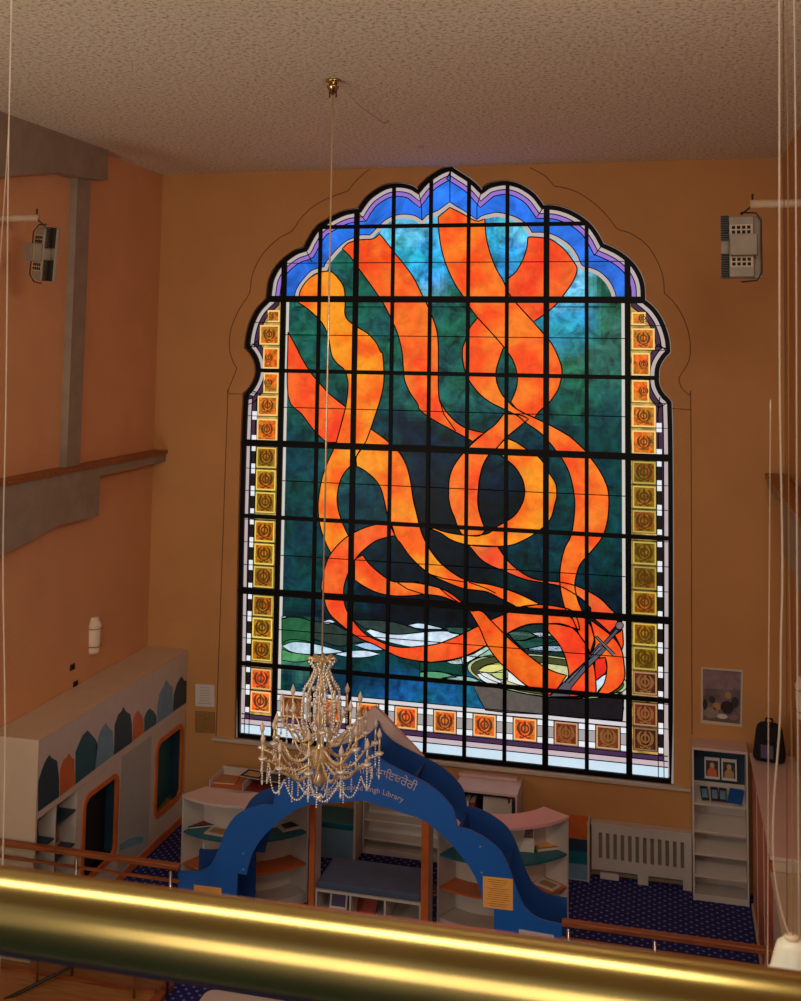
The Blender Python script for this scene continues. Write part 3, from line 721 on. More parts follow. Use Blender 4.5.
# pale gable behind the crown
def gx(x, y): return W(x, y, BY+.06)
g = [gx(375.5,705.8), gx(390,720), gx(402,733.5), gx(415,746.5), gx(424,757), gx(400,765), gx(377,738)]
gc = XC-.0
gr_ = [(p[0], p[1]) for p in g]; top = gr_[0]
gl = [(2*top[0]-p[0], p[1]) for p in gr_[1:6]]
ridge = MB(); ridge.prism([top]+gr_[1:6]+[(top[0], gr_[6][1])]+gl[::-1], BY+.03, BY+.09, 'xz')
ridge.build('gable_board', 'mauve', arch)
# lettering
def text_mesh(txt):
    cu = bpy.data.curves.new('t', 'FONT'); cu.body = txt; cu.size = .1; cu.extrude = .002; cu.resolution_u = 2
    to = bpy.data.objects.new('t', cu); COL.objects.link(to)
    dg = bpy.context.evaluated_depsgraph_get(); me = bpy.data.meshes.new_from_object(to.evaluated_get(dg)); bpy.data.objects.remove(to)
    return me
def lettering(words, zc_px, half_w, rise):
    full = text_mesh(' '.join(words)); xs = [v.co.x for v in full.vertices]; wd = max(xs)-min(xs); k = half_w*2/wd; m0 = (max(xs)+min(xs))/2
    z0 = W(*zc_px, AY)[1]
    for i, wd_ in enumerate(words):
        upto = text_mesh(' '.join(words[:i+1])); me = text_mesh(wd_)
        dx = max(v.co.x for v in upto.vertices)-max(v.co.x for v in me.vertices)-m0
        for v in me.vertices:
            x, y = (v.co.x+dx)*k, v.co.y*k
            v.co = Vector((XC+x+y*rise*2*x, AY-.018-v.co.z, z0+y-rise*x*x))
        me.materials.clear(); me.materials.append(MT['letter'])
        o = bpy.data.objects.new('lettering', me); COL.objects.link(o); o.parent = arch; o.location = -world_loc(arch)
lettering(['Guru', 'Gobind', 'Singh', 'Library'], (364, 790), .40, .42)
lettering(['ਗੁਰੂ', 'ਗੋਬਿੰਦ', 'ਸਿੰਘ', 'ਲਾਇਬਰੇਰੀ'], (364, 773), .52, .42)
for bx, by in ((480.6,846),(482,872),(244,853),(244,869)):
    x, z = W(bx, by, AY); MB().lathe([(.012, AY-.02), (.012, AY-.0155)], (x, 0, z), 8, axis='y').build('bolt', 'steelblue', arch)
def sheet(name, m, label, cat, a, b, c, d, Y, lines=0, th=.004, inkm='ink'):
    """flat sheet on plane Y; a,b,c,d pixels TL,TR,BR,BL"""
    P = [W(*q, Y) for q in (a, b, c, d)]
    ctr = (sum(p[0] for p in P)/4, Y, sum(p[1] for p in P)/4)
    t = thing(name, label, cat, ctr)
    MB().prism(P, Y-th, Y, 'xz').build('sheet', m, t)
    if lines:
        l = MB()
        for i in range(lines):
            u = (i+1.2)/(lines+1.4); A = Vector(P[0]).lerp(Vector(P[3]), u); B = Vector(P[1]).lerp(Vector(P[2]), u); w_ = .15+.25*rnd.random()
            l.prism([tuple(A.lerp(B, .5-w_)+Vector((0, -.002))), tuple(A.lerp(B, .5+w_)+Vector((0, -.002))), tuple(A.lerp(B, .5+w_)+Vector((0, .002))), tuple(A.lerp(B, .5-w_)+Vector((0, .002)))], Y-th-.001, Y-th, 'xz')
        l.build('printed_lines', inkm, t)
    return t
sheet('notice', 'yellow', 'large yellow printed notice on the right leg of the blue arch', 'notice', (483,876), (513,879), (513,910.5), (483,907), AY-.0152, 13)
sheet('notice', 'yellow', 'yellow sheet low on the left foot of the blue arch', 'notice', (194,884.5), (221.5,888), (221,915), (194,911), AY-.0152, 4)
sheet('notice', 'paper', 'white sheet low on the right foot of the blue arch', 'notice', (519,929), (554,935), (554,962), (519,956), AY-.0152, 4)

# ================================================================== curved book displays
def sector(c, r0, r1, a0, a1, z0, z1, n=20):
    P = [(c[0]+r1*math.cos(a0+(a1-a0)*i/n), c[1]+r1*math.sin(a0+(a1-a0)*i/n)) for i in range(n+1)]
    P += [(c[0]+r0*math.cos(a1-(a1-a0)*i/n), c[1]+r0*math.sin(a1-(a1-a0)*i/n)) for i in range(n+1)]
    return MB().prism(P, z0, z1, 'xy')
def curved(c, a0, a1, topm, label):
    a0, a1 = math.radians(a0), math.radians(a1); am = (a0+a1)/2
    t = thing('curved_bookcase', label, 'bookcase', (c[0]+.87*math.cos(am), c[1]+.87*math.sin(am), FL), 'curved display bookcases')
    sector(c, .69, 1.03, a0, a1, 1.215, 1.245).build('top', topm, t)
    sector(c, .71, .725, a0, a1, FL, 1.215).build('back_panel', 'white', t)
    sector(c, .725, 1.01, a0+.02, a1-.02, .835, .855).build('shelf', 'teal', t); sector(c, .725, 1.01, a0+.02, a1-.02, .495, .515).build('shelf', 'orange', t)
    sector(c, .725, 1.01, a0+.02, a1-.02, FL, .20).build('base', 'white', t)
    for a in (a0, a1):
        d = Vector((math.cos(a), math.sin(a))); n_ = Vector((-d.y, d.x))*.011
        P = [(c[0]+d.x*r+n_.x*s, c[1]+d.y*r+n_.y*s) for r, s in ((.725, -1), (1.015, -1), (1.015, 1), (.725, 1))]
        MB().prism(P, FL, 1.215, 'xy').build('side_panel', 'white', t)
    return t
CL = (-2.1, -1.1); CR = (.77, -.86)
curved(CL, -119, -31, 'mauve', 'white curved bookcase with a mauve top, left of the blue arch')
curved(CR, -118, -30, 'pink', 'white curved bookcase with a bright pink top, right of the blue arch')
def book(loc, size, rz, m, label, cover=None, tilt=0, group=None, name='book', cat='book'):
    t = thing(name, label, cat, loc, group); t.rotation_euler = (tilt, 0, rz)
    w_, h_, d_ = size
    def bx(nm, mm, *a):
        o = MB().box(*a).build(nm, mm); o.parent = t; return o
    bx('cover', m, -w_/2, w_/2, -h_/2, h_/2, d_*.86, d_); bx('cover', m, -w_/2, w_/2, -h_/2, h_/2, 0, d_*.14)
    bx('pages', 'paper', -w_/2+.004, w_/2-.004, -h_/2+.004, h_/2-.004, d_*.14, d_*.86)
    bx('spine', m, -w_/2, -w_/2+.004, -h_/2, h_/2, d_*.14, d_*.86)
    if cover:
        o = bx('cover_picture', cover, -w_*.36, w_*.36, -h_*.32, h_*.30, d_, d_+.001)
    return t
def polar(c, r, deg): a = math.radians(deg); return (c[0]+r*math.cos(a), c[1]+r*math.sin(a))
p_ = on(201, 823.5, 2, .857); book((p_.x, p_.y, .857), (.31, .23, .02), .55, 'bookdark', 'dark picture book lying open faced at the left end of the teal shelf', 'red')
p_ = on(219, 832, 2, .857); book((p_.x, p_.y, .857), (.27, .20, .012), -.1, 'paper', 'white booklet lying beside the dark book on the left teal shelf', 'tan')
p_ = on(291, 826, 2, .857); book((p_.x, p_.y, .857), (.30, .23, .018), .75, 'paper', 'white and black patterned book on the teal shelf beside the orange post', 'bookdark')
p_ = on(545, 847, 2, .857); book((p_.x, p_.y, .857), (.25, .19, .03), .5, 'tan', 'tan book with a dark border flat on the right teal shelf', 'yellow')
p_ = on(548, 885, 2, .517); book((p_.x, p_.y, .517), (.25, .17, .012), -.5, 'paper', 'pale open magazine lying on the right orange shelf', 'tan')
# leaflet standing on the right teal shelf
p_ = on(527, 852, 2, .857)
t = thing('display_card', 'white card with a grey photograph standing upright on the right teal shelf', 'card', (p_.x, p_.y, .857))
o = box(-.075, .075, -.004, .004, 0, .27, 'card_sheet', 'paper'); o.parent = t
o = box(-.065, .065, -.006, -.004, .14, .255, 'card_picture', 'poster'); o.parent = t; t.rotation_euler = (-.15, 0, .1)
# small dark items on bottom shelf
# ================================================================== bench between the orange posts
bn = thing('storage_bench', 'white storage bench with a slate cushion between the two orange posts', 'bench', (-.42, -1.68, FL))
bx0, bx1 = -1.015, .16
box(bx0, bx1, -1.98, -1.38, .40, .425, 'bench_top', 'white', bn); box(bx0, bx1, -1.98, -1.38, FL, .13, 'bench_base', 'white', bn)
box(bx0, bx1, -1.40, -1.385, .13, .40, 'back_panel', 'white', bn)
for x in (bx0, bx0+.385, bx0+.77, bx1-.02): box(x, x+.02, -1.98, -1.40, .13, .40, 'divider', 'white', bn)
box(bx0+.01, bx1-.01, -1.97, -1.36, .426, .50, 'cushion', 'cushion', bn, bev=.02)
for x, X2, lab in ((-1.08, -1.02, 'orange fronted tall white panel at the left end of the cushioned bench'), (.165, .245, 'orange fronted tall white panel at the right end of the cushioned bench')):
    t = thing('post_panel', lab, 'panel', (x, -1.6, FL), 'orange fronted panels beside the bench')
    box(x+.003, X2-.003, -1.985, -1.78, FL, 1.33, 'side_board', 'white', t); box(x, X2, -2.02, -1.99, FL, 1.34, 'front_edge', 'orange', t)
def leaning(loc, w_, h_, rx, rz, m, label, pic=None, name='book', cat='book', th=.012):
    t = thing(name, label, cat, loc); t.rotation_euler = (rx, 0, rz)
    o = box(-w_/2, w_/2, -th/2, th/2, 0, h_, 'cover', m); o.parent = t
    o = box(-w_/2+.004, w_/2-.004, th/2, th/2+.008, .003, h_-.003, 'pages', 'paper'); o.parent = t
    if pic: o = box(-w_*.4, w_*.4, -th/2-.001, -th/2, h_*.12, h_*.85, 'cover_picture', pic); o.parent = t
    return t
p_ = on(337, 899, 1, -1.8); leaning((p_.x, -1.75, .13), .20, .22, -.2, 0, 'paper', 'small pale picture book in the left cubby of the bench', 'purple')
p_ = on(365, 899, 1, -1.75); leaning((p_.x, -1.78, .13), .26, .25, -.5, -.25, 'red', 'rust red folder leaning in the middle cubby of the bench')
# ================================================================== units at the back wall
def shelf_unit(name, label, x0, x1, y0, y1, z1, shelves, backm='white', body='white', topm=None, base=.07):
    t = thing(name, label, 'bookcase', ((x0+x1)/2, (y0+y1)/2, FL))
    box(x0, x1, y0, y1, z1-.025, z1, 'top', topm or body, t)
    for x in (x0, x1-.02): box(x, x+.02, y0, y1, FL, z1-.025, 'side_panel', body, t)
    box(x0+.02, x1-.02, y1-.012, y1, FL, z1-.025, 'back_panel', backm, t)
    for z_ in shelves: box(x0+.02, x1-.02, y0+.005, y1-.012, z_-.018, z_, 'shelf', body, t)
    box(x0+.02, x1-.02, y0+.01, y0+.025, FL, FL+base, 'plinth', body, t)
    box(x0+.02, x1-.02, y0+.025, y1-.012, FL+base-.02, FL+base, 'bottom_board', body, t)
    return t
shelf_unit('low_bookcase', 'low white bookcase with bare shelves behind the bench', -.96, .20, -.31, -.09, .72, [.28, .5])
shelf_unit('wall_bookcase', 'white topped bookcase with a dark inside under the middle of the window', .24, .99, -.62, -.09, 1.10, [.62], 'void', 'white', 'mauve')
t = tag(box(.22, .93, -.22, -.09, 1.101, 1.13, 'ledge_board', 'mauve'), 'thin pale board lying along the back of the white topped bookcase', 'board')
for px_, m, lab in ((467, 'paper', 'white spined book in the dark bookcase under the window'), (473, 'red', 'red spined book beside the white one under the window')):
    p_ = on(px_, 800, 1, -.5); t = thing('book', lab, 'book', (p_.x, -.45, .64)); t.location.z = .64
    o = box(-.03, .03, -.1, .1, 0, .30, 'cover', m); o.parent = t
    o = box(-.025, .025, -.097, .097, .3, .303, 'pages', 'paper'); o.parent = t
leaning((.74, -.52, .64), .34, .36, -.12, 0, 'paper', 'large white fronted book standing in the dark bookcase under the window', None, th=.02)
leaning((.925, -.50, .64), .12, .40, -.06, .1, 'red', 'red and black book standing at the right end of the dark bookcase', 'bookdark')
# teal stepped seat
st_ = thing('seat_unit', 'teal topped steel blue seat unit behind the bench near the left orange post', 'seat', (-1.35, -.6, FL))
box(-1.55, -1.0, -.55, -.1, .44, .52, 'seat', 'teal', st_, bev=.015); box(-1.55, -1.0, -.54, -.1, FL, .439, 'front_panel', 'steelblue', st_); box(-.998, -.97, -.58, -.09, FL, .95, 'side_panel', 'white', st_)
# small plush-like figure/book pile and red books on floor behind
for x, y, z_, s_, m, lab in ((.02, -1.05, FL, (.24,.18,.03), 'red', 'red covered book lying behind the bench beside the right post'), (.0, -1.04, FL+.031, (.20,.16,.03), 'bookdark', 'dark book stacked on the red one behind the bench')):
    book((x, y, z_), s_, .3, m, lab)
# book cart on the left
ct_ = thing('book_trolley', 'low white book rack with an orange tray behind the left curved bookcase', 'rack', (-2.4, -.45, FL))
box(-2.86, -1.95, -.66, -.2, FL, .12, 'base', 'white', ct_); box(-2.86, -1.95, -.66, -.645, .12, .80, 'front_panel', 'white', ct_)
box(-2.86, -1.95, -.215, -.2, .12, .90, 'back_panel', 'white', ct_)
for x in (-2.86, -2.42, -1.965): box(x, x+.015, -.645, -.215, .12, .88, 'divider', 'white', ct_)
box(-2.84, -2.43, -.64, -.22, .78, .80, 'tray', 'orange', ct_); box(-2.40, -1.97, -.64, -.22, .78, .80, 'tray', 'red', ct_)
for x, y, m, cv, rz, lab in ((-2.72, -.42, 'orange', 'tan', .1, 'orange covered book on the tray of the white rack, leftmost'), (-2.38, -.36, 'bookdark', 'skin', -.15, 'dark magazine with a pale figure on the white rack'), (-2.10, -.40, 'bookdark', 'navy', .05, 'black magazine on the white rack, right of the pale figure one')):
    book((x, y, .881 if x > -2.6 else .802), (.28, .22, .02), rz, m, lab, cv)
# colour-blocked panel
t = thing('striped_cabinet', 'narrow cabinet end striped orange, navy, teal and blue beside the radiator cover', 'cabinet', (1.68, -.2, FL))
zz = [.74, .56, .42, .28, .11]
for i, m in enumerate(('orange', 'navy', 'teal', 'steelblue')): box(1.56, 1.775, -.30, -.09, zz[i+1]+.0005, zz[i], 'colour_band', m, t)
box(1.776, 1.80, -.31, -.09, FL, .76, 'side_panel', 'white', t); box(1.56, 1.775, -.29, -.09, FL, .11, 'plinth', 'white', t)
# radiator cover
t = thing('radiator_cover', 'white slatted radiator cover on short feet under the right of the window', 'radiator cover', (2.4, -.13, FL))
g_ = MB(); hol = []
for i in range(12):
    x = 1.90+i*.085; hol.append([(x, .33), (x+.042, .33), (x+.042, .62), (x, .62)])
pl = [(1.82, .70), (1.82, .20), (2.35, .20), (2.35, FL), (2.47, FL), (2.47, .20), (2.86, .20), (2.86, FL), (2.96, FL), (2.96, .70)]
g_.prism(pl, -.20, -.18, 'xz', holes=hol); g_.build('slatted_front', 'white', t)
box(1.81, 2.97, -.21, -.09, .701, .73, 'top', 'white', t)
box(1.85, 2.94, -.15, -.09, .13, .66, 'radiator', 'grey', t)
p_ = on(609, 877, 2, FL)
tag(MB().box(p_.x-.10, p_.x+.12, p_.y-.08, p_.y+.04, FL, FL+.07, bev=.01).build('floor_box', 'paper'), 'small white box on the carpet in front of the radiator cover', 'box')
# tall shelf at right
t = thing('tall_bookcase', 'tall white bookcase with sloping bare shelves below the poster', 'bookcase', (3.3, -.3, FL))
x0, x1, y0, y1, z1 = 2.97, 3.58, -.40, -.09, 1.77
box(x0, x1, y0, y1, z1-.03, z1, 'top', 'mauve', t); box(x0, x0+.02, y0, y1, FL, z1-.03, 'side_panel', 'white', t); box(x1-.02, x1, y0, y1, FL, z1-.03, 'side_panel', 'white', t)
box(x0+.02, x1-.02, y1-.02, y1-.004, FL, 1.30, 'back_panel', 'white', t); box(x0+.02, x1-.02, y1-.02, y1-.004, 1.30, z1-.03, 'back_panel', 'navy', t)
for z_ in (1.15, .85, .60, .36):
    MB().prism([(y0+.01, z_), (y1-.02, z_+.10), (y1-.02, z_+.085), (y0+.01, z_-.018)], x0+.021, x1-.021, 'yz').build('shelf', 'white', t)
box(x0+.02, x1-.02, y0+.01, y0+.03, FL, .16, 'plinth', 'white', t); box(x0+.02, x1-.02, y0+.03, y1-.02, .14, .16, 'bottom_board', 'white', t)
for px_, lab in ((712, 'leftmost'), (729, 'rightmost')):
    X = W(px_, 766, -.16)[0]
    mag_ = leaning((X, -.19, 1.36), .17, .235, -.14, 0, 'paper', 'magazine with a portrait cover on the top shelf of the tall bookcase, %s of two' % lab, 'bookdark', 'magazine', 'magazine', .006)
    o = MB().prism([(-.055,.03),(.055,.03),(.05,.09),(.02,.125),(-.02,.125),(-.05,.09)], -.0055, -.0042, 'xz').build('printed_robe', 'orange' if px_ == 712 else 'tan'); o.parent = bpy.data.objects[-1] if 0 else mag_
    o = MB().prism([(.026*math.cos(a_*PI/7), .148+.03*math.sin(a_*PI/7)) for a_ in range(14)], -.0055, -.0042, 'xz').build('printed_face', 'skin'); o.parent = mag_
X = W(734, 796, -.3)[0]; t = book((X+.02, -.26, 1.205), (.16, .24, .02), -.25, 'bookblue', 'bright blue book on the second shelf of the tall bookcase'); t.rotation_euler = (.36, 0, -.2)
for i, px_ in enumerate((706, 715, 722)):
    X = W(px_, 793, -.3)[0]; t = book((X-.015+.012*i, -.26, 1.212), (.085, .22, .012), .2-.15*i, 'bookdark', 'dark blue patterned booklet on the second shelf, %s' % ('nearest the left side', 'middle of three', 'next to the bright blue book')[i], 'steelblue')
    t.rotation_euler = (.36, 0, .08-.06*i)
# right wall cabinet
rc = thing('long_cabinet', 'long cabinet with a mauve top and rust front along the right wall', 'cabinet', (3.85, -1.7, FL))
box(3.60, XR-.002, -3.05, -.42, 1.745, 1.775, 'top', 'mauve', rc); box(3.645, XR-.002, -3.03, -.43, FL, 1.745, 'carcass', 'cream', rc)
box(3.60, 3.644, -3.03, -.43, FL, .15, 'plinth', 'cream', rc); box(3.62, 3.644, -3.03, -.43, .15, 1.70, 'front_panel', 'orange', rc)
for y in (-1.2, -2.1): box(3.612, 3.62, y-.01, y+.01, .2, 1.65, 'edge_strip', 'cream', rc)
rc = thing('counter_cabinet', 'pale cream counter cabinet along the right wall, nearer than the mauve topped one', 'cabinet', (3.85, -4.3, FL))
box(3.60, XR-.002, -5.8, -3.07, 1.62, 1.65, 'top', 'cream', rc); box(3.62, XR-.002, -5.8, -3.08, FL, 1.62, 'carcass', 'white', rc)
for y in (-3.9, -4.8): box(3.612, 3.62, y-.4, y+.4, .2, 1.55, 'door', 'cream', rc)
# backpack
bp = thing('backpack', 'black backpack with a purple patch on top of the long cabinet at right', 'backpack', (3.80, -.60, 1.776))
q = bmesh.new(); bmesh.ops.create_cube(q, size=1)
for v in q.verts:
    top_ = v.co.z > 0
    v.co = Vector((v.co.x*.36*(.72 if top_ else 1), v.co.y*.26*(.7 if top_ else 1), (v.co.z+.5)*.40))
bmesh.ops.bevel(q, geom=q.edges[:], offset=.07, segments=4, profile=.5, affect='EDGES')
q.verts.index_update(); b = MB().add([v.co[:] for v in q.verts], [[v.index for v in f.verts] for f in q.faces], smooth=True); q.free()
o = b.build('bag_body', 'fabric'); o.parent = bp
o = MB().box(-.10, .09, -.165, -.11, .05, .23, bev=.02).build('front_pocket', 'fabric'); o.parent = bp
o = MB().box(-.08, .05, -.172, -.166, .07, .21).build('patch', 'purple'); o.parent = bp
o = MB().tube([(-.04, .02, .38), (-.03, .02, .44), (.03, .02, .44), (.04, .02, .38)], .012, 6).build('carry_loop', 'fabric'); o.parent = bp
bp.rotation_euler = (0, 0, -.15)
# poster and papers
t = sheet('poster', 'cream', 'framed poster of people reading on the back wall above the tall bookcase', 'poster', (701,667), (743,670), (742,727), (700.5,723), WY-.001, 0, .008)
P = [W(*q, WY-.01) for q in ((703,669), (741,672), (740,724), (703,720))]; MB().prism(P, WY-.012, WY-.0092, 'xz').build('print', 'poster', t)
def blob(cx, cy, rx, ry, m, nm):
    X, Z = W(cx, cy, WY); k = 1/95
    MB().prism([(X+rx*k*math.cos(a*PI/8), Z+ry*k*math.sin(a*PI/8)) for a in range(16)], WY-.0135, WY-.0122, 'xz').build(nm, m, t)
MB().prism([W(*q, WY) for q in ((703.5,669.5),(740.5,672.5),(740.5,690),(703.5,688))], WY-.0131, WY-.0121, 'xz').build('printed_sky', 'mauveprint', t)
for a in ((717, 706, 5, 4, 'tan', 'printed_book'), (735, 702, 4, 6, 'bookdark', 'printed_figure'), (733, 717, 5, 3, 'mauveprint', 'printed_book'), (705, 704, 2.5, 6, 'darkgrey', 'printed_figure'), (728, 695, 3.4, 3.8, 'tan', 'printed_head'), (712, 699, 3.4, 3.8, 'bookdark', 'printed_head'), (727, 707, 7, 7, 'darkgrey', 'printed_figure'), (711, 712, 8, 6, 'grey', 'printed_figure'), (722, 716, 6, 2.6, 'paper', 'printed_book')): blob(*a)
sheet('notice', 'paper', 'white notice on the back wall left of the window, above the brown board', 'notice', (195.5,684), (214.5,685), (214.5,707), (195.5,706), WY-.001, 7)
tag(MB().prism([W(*q, WY) for q in ((195.5,711), (215,712), (215,733), (195.5,732))], WY-.014, WY-.001, 'xz').build('cork_board', 'brown'), 'small brown cork board on the back wall under the white notice', 'board')

# ================================================================== long display cabinet along the left wall
KX = -3.455; K0, K1 = on(39, 735, 0, -3.455).y, -.085
kc = thing('display_cabinet', 'long white display cabinet with a domed skyline frieze along the left wall', 'cabinet', (-3.75, -1.75, FL))
box(XL+.005, KX, K0, K1, 2.255, 2.28, 'top', 'cream', kc)
box(XL+.005, KX, K0, K0+.02, FL, 2.255, 'end_panel', 'cream', kc)
def kq(x, y): p = on(x/3.3375, 620+y/3.3375, 0, KX); return (p.y, p.z)
zf = 1.52
box(KX-.03, KX-.002, K0+.02, K1, zf, 2.255, 'frieze_board', 'white', kc)
box(XL+.005, XL+.02, K0+.02, K1, FL, 2.255, 'back_panel', 'white', kc)
box(KX-.02, KX, K0+.02, K1, zf-.02, zf, 'trim_strip', 'cream', kc)
sil = [([(127,640),(127,540),(140,500),(152,470),(165,450),(172,460),(190,470),(197,530),(197,590)], 'navy'), ([(200,588),(200,500),(212,465),(222,460),(230,445),(240,460),(247,465),(250,545),(250,550)], 'orange'),
 ([(252,548),(252,440),(265,410),(275,385),(293,368),(303,380),(320,400),(325,420),(317,498)], 'darkteal'), ([(318,497),(320,420),(335,370),(345,355),(352,342),(362,358),(375,370),(380,440),(380,450)], 'steelblue'),
 ([(381,450),(383,350),(395,315),(405,305),(412,290),(420,305),(435,315),(440,350),(440,408)], 'navy'), ([(442,405),(445,330),(452,312),(460,302),(470,315),(478,330),(480,376)], 'orange'),
 ([(482,374),(482,325),(490,305),(500,295),(512,305),(522,320),(522,346)], 'darkteal'), ([(524,345),(525,290),(532,250),(540,230),(548,215),(555,198),(565,215),(575,225),(578,295),(577,308)], 'steelblue'), ([(578,306),(580,250),(590,215),(605,188),(615,202),(622,205),(622,275)], 'navy')]
for pts, m in sil:
    P = [kq(*p) for p in pts]
    P = [(max(K0+.02, min(K1, y_)), max(zf+.001, z_)) for y_, z_ in P]
    MB().prism(P, KX-.001, KX+.002, 'yz').build('dome_silhouette', m, kc)
def rrect(y0, y1, z0, z1, r, n=6):
    P = []
    for cy, cz, a in ((y1-r, z1-r, 0), (y0+r, z1-r, 90), (y0+r, z0+r, 180), (y1-r, z0+r, 270)):
        for i in range(n+1):
            t_ = math.radians(a+90*i/n); P.append((cy+r*math.cos(t_), cz+r*math.sin(t_)))
    return P
nA = (on(82, 830, 0, KX).y, on(117, 830, 0, KX).y); nB = (on(155.5, 760, 0, KX).y, on(182.5, 760, 0, KX).y)
shY = on(78, 800, 0, KX).y
face = [(shY, FL), (K1, FL), (K1, zf-.02), (shY, zf-.02)]
hA = rrect(nA[0], nA[1], .42, 1.38, .14); hB = rrect(nB[0], nB[1], .42, 1.38, .14)
MB().prism(face, KX-.025, KX-.003, 'yz', holes=[hA, hB]).build('face_panel', 'white', kc)
for h_, y_ in ((hA, nA), (hB, nB)):
    MB().prism(rrect(y_[0]-.0, y_[1]+.0, .42, 1.38, .14), KX-.02, KX+.012, 'yz', holes=[rrect(y_[0]+.055, y_[1]-.055, .475, 1.325, .10)]).build('niche_frame', 'orange', kc)
    MB().prism(rrect(y_[0]+.03, y_[1]-.03, .45, 1.35, .10), KX-.16, KX-.14, 'yz').build('niche_back', 'void' if y_ is nA else 'darkteal', kc)
    for yy in (y_[0]+.02, y_[1]-.02): box(KX-.14, KX-.026, yy-.01, yy+.01, .42, 1.38, 'niche_side', 'navy', kc)
MB().prism([(kq(402,600)[0], .19), (kq(500,600)[0], .19), (kq(500,600)[0], zf-.022), (kq(402,600)[0], zf-.022)], KX-.0035, KX-.0015, 'yz').build('grey_panel', 'palegrey', kc)
MB().prism([kq(400,770), kq(400,750), kq(430,730), kq(455,722), kq(478,724), kq(478,742)][::1], KX-.003, KX+.001, 'yz').build('wave_decal', 'steelblue', kc)
box(KX-.003, KX+.012, shY, K1, FL, FL+.09, 'skirting', 'orange', kc)
yd = on(56.3, 800, 0, KX).y
for y_ in (K0+.02, yd, shY-.02): box(XL+.02, KX-.003, y_, y_+.018, FL, zf-.02, 'divider', 'white', kc)
for ya, yb, zs_ in ((K0+.04, yd, (1.18, .75)), (yd+.02, shY-.02, (1.30, .95, .6))):
    for z_ in zs_: box(XL+.02, KX-.01, ya, yb, z_-.018, z_, 'shelf', 'navy', kc)
def stand(x, y, z, w_, h_, m, lab, rz=PI/2, lean=-.12):
    return leaning((x, y, z), w_, h_, lean, rz, m, lab, 'poster')
stand(-3.62, (K0+yd)/2+.02, 1.181, .26, .24, 'bookdark', 'dark book leaning on the upper shelf at the near end of the display cabinet')
stand(-3.62, (yd+shY)/2, 1.301, .24, .17, 'bookdark', 'dark book on the top shelf beside the near orange window niche')
stand(-3.62, (yd+shY)/2+.03, .951, .26, .27, 'tan', 'tan picture book on the middle shelf beside the near orange window niche')
stand(-3.62, (yd+shY)/2-.02, .601, .26, .27, 'red', 'red picture book on the lower shelf beside the near orange window niche')

# wall sconces, sockets
def sconce(x, s_, y, z, label):
    t = thing('wall_lamp', label, 'lamp', (x, y, z), 'white half cylinder wall lamps')
    b = MB(); n = 12; V = []
    for zz_, r in ((-.19, .06), (-.17, .075), (.15, .09), (.20, .065), (.24, .06)):
        for k in range(n+1): a = -PI/2+PI*k/n; V.append((s_*r*math.cos(a)*1.2, r*math.sin(a), zz_))
    Fc = [(i*(n+1)+k, i*(n+1)+k+1, (i+1)*(n+1)+k+1, (i+1)*(n+1)+k) for i in range(4) for k in range(n)]+[tuple(range(n+1)), tuple(4*(n+1)+k for k in range(n+1))]
    o = b.add(V, Fc, smooth=False).build('shade', 'lampwhite'); o.parent = t
    for zz_ in (-.10, .11):
        r = .09; o = MB().tube([(s_*r*1.25*math.cos(-PI/2+PI*k/n), r*1.05*math.sin(-PI/2+PI*k/n), zz_) for k in range(n+1)], .006, 5).build('band', 'grey'); o.parent = t
    o = box(*sorted((0, s_*.01)), -.055, .055, -.13, .16, 'back_plate', 'grey'); o.parent = t
p_ = on(92.5, 637, 0, XL); sconce(XL, 1, p_.y, p_.z, 'white wall lamp on the left wall above the display cabinet')
sconce(XR, -1, p_.y-.1, p_.z, 'white wall lamp on the right wall behind the hanging cables')
for x, y, lab in ((72, 667, 'small dark socket on the left wall, the upper of two'), (75, 684, 'small dark socket on the left wall just above the cabinet')):
    p_ = on(x, y, 0, XL); t = thing('wall_socket', lab, 'socket', (XL, p_.y, p_.z), 'sockets above the display cabinet')
    o = MB().box(.001, .012, -.05, .05, -.035, .035, bev=.003).build('plate', 'darkgrey'); o.parent = t
    o = MB().box(.012, .016, -.02, .02, -.015, .015).build('insert', 'black'); o.parent = t

# ================================================================== timber railings
def railing(x0, x1, Y, ztop, posts, label, extra=None):
    t = thing('railing', label, 'railing', ((x0+x1)/2, Y, FL), 'oak capped railings')
    box(x0, x1, Y-.035, Y+.035, ztop-.045, ztop, 'handrail', 'oak', t, bev=.008)
    box(x0, x1, Y-.03, Y+.0, ztop-.16, ztop-.14, 'lower_rail', 'oak', t)
    box(x0+.03, x1-.03, Y-.006, Y+.006, FL+.06, ztop-.05, 'glass_pane', 'clear', t)
    for x in posts:
        MB().tube([(x, Y-.05, FL), (x, Y-.05, ztop-.045)], .016, 8).build('post', 'chrome', t)
        MB().box(x-.03, x+.03, Y-.066, Y-.0, FL+.35, FL+.40, bev=.006).build('clamp', 'chrome', t)
    return t
RY_ = -3.66
q0 = on(90, 851, 1, RY_); zr = q0.z-.01
railing(XL+.005, W(180, 866, RY_)[0], RY_, zr, [W(79, 860, RY_)[0], W(173, 870, RY_)[0]], 'oak capped glass railing running from the left wall to the blue arch')
xr0 = W(562, 925, RY_)[0]; q1 = on(650, 934, 1, RY_)
railing(xr0, 3.59, RY_, q1.z+.02, [xr0+.06, 2.6], 'oak capped glass railing running from the arch to the right cabinet')
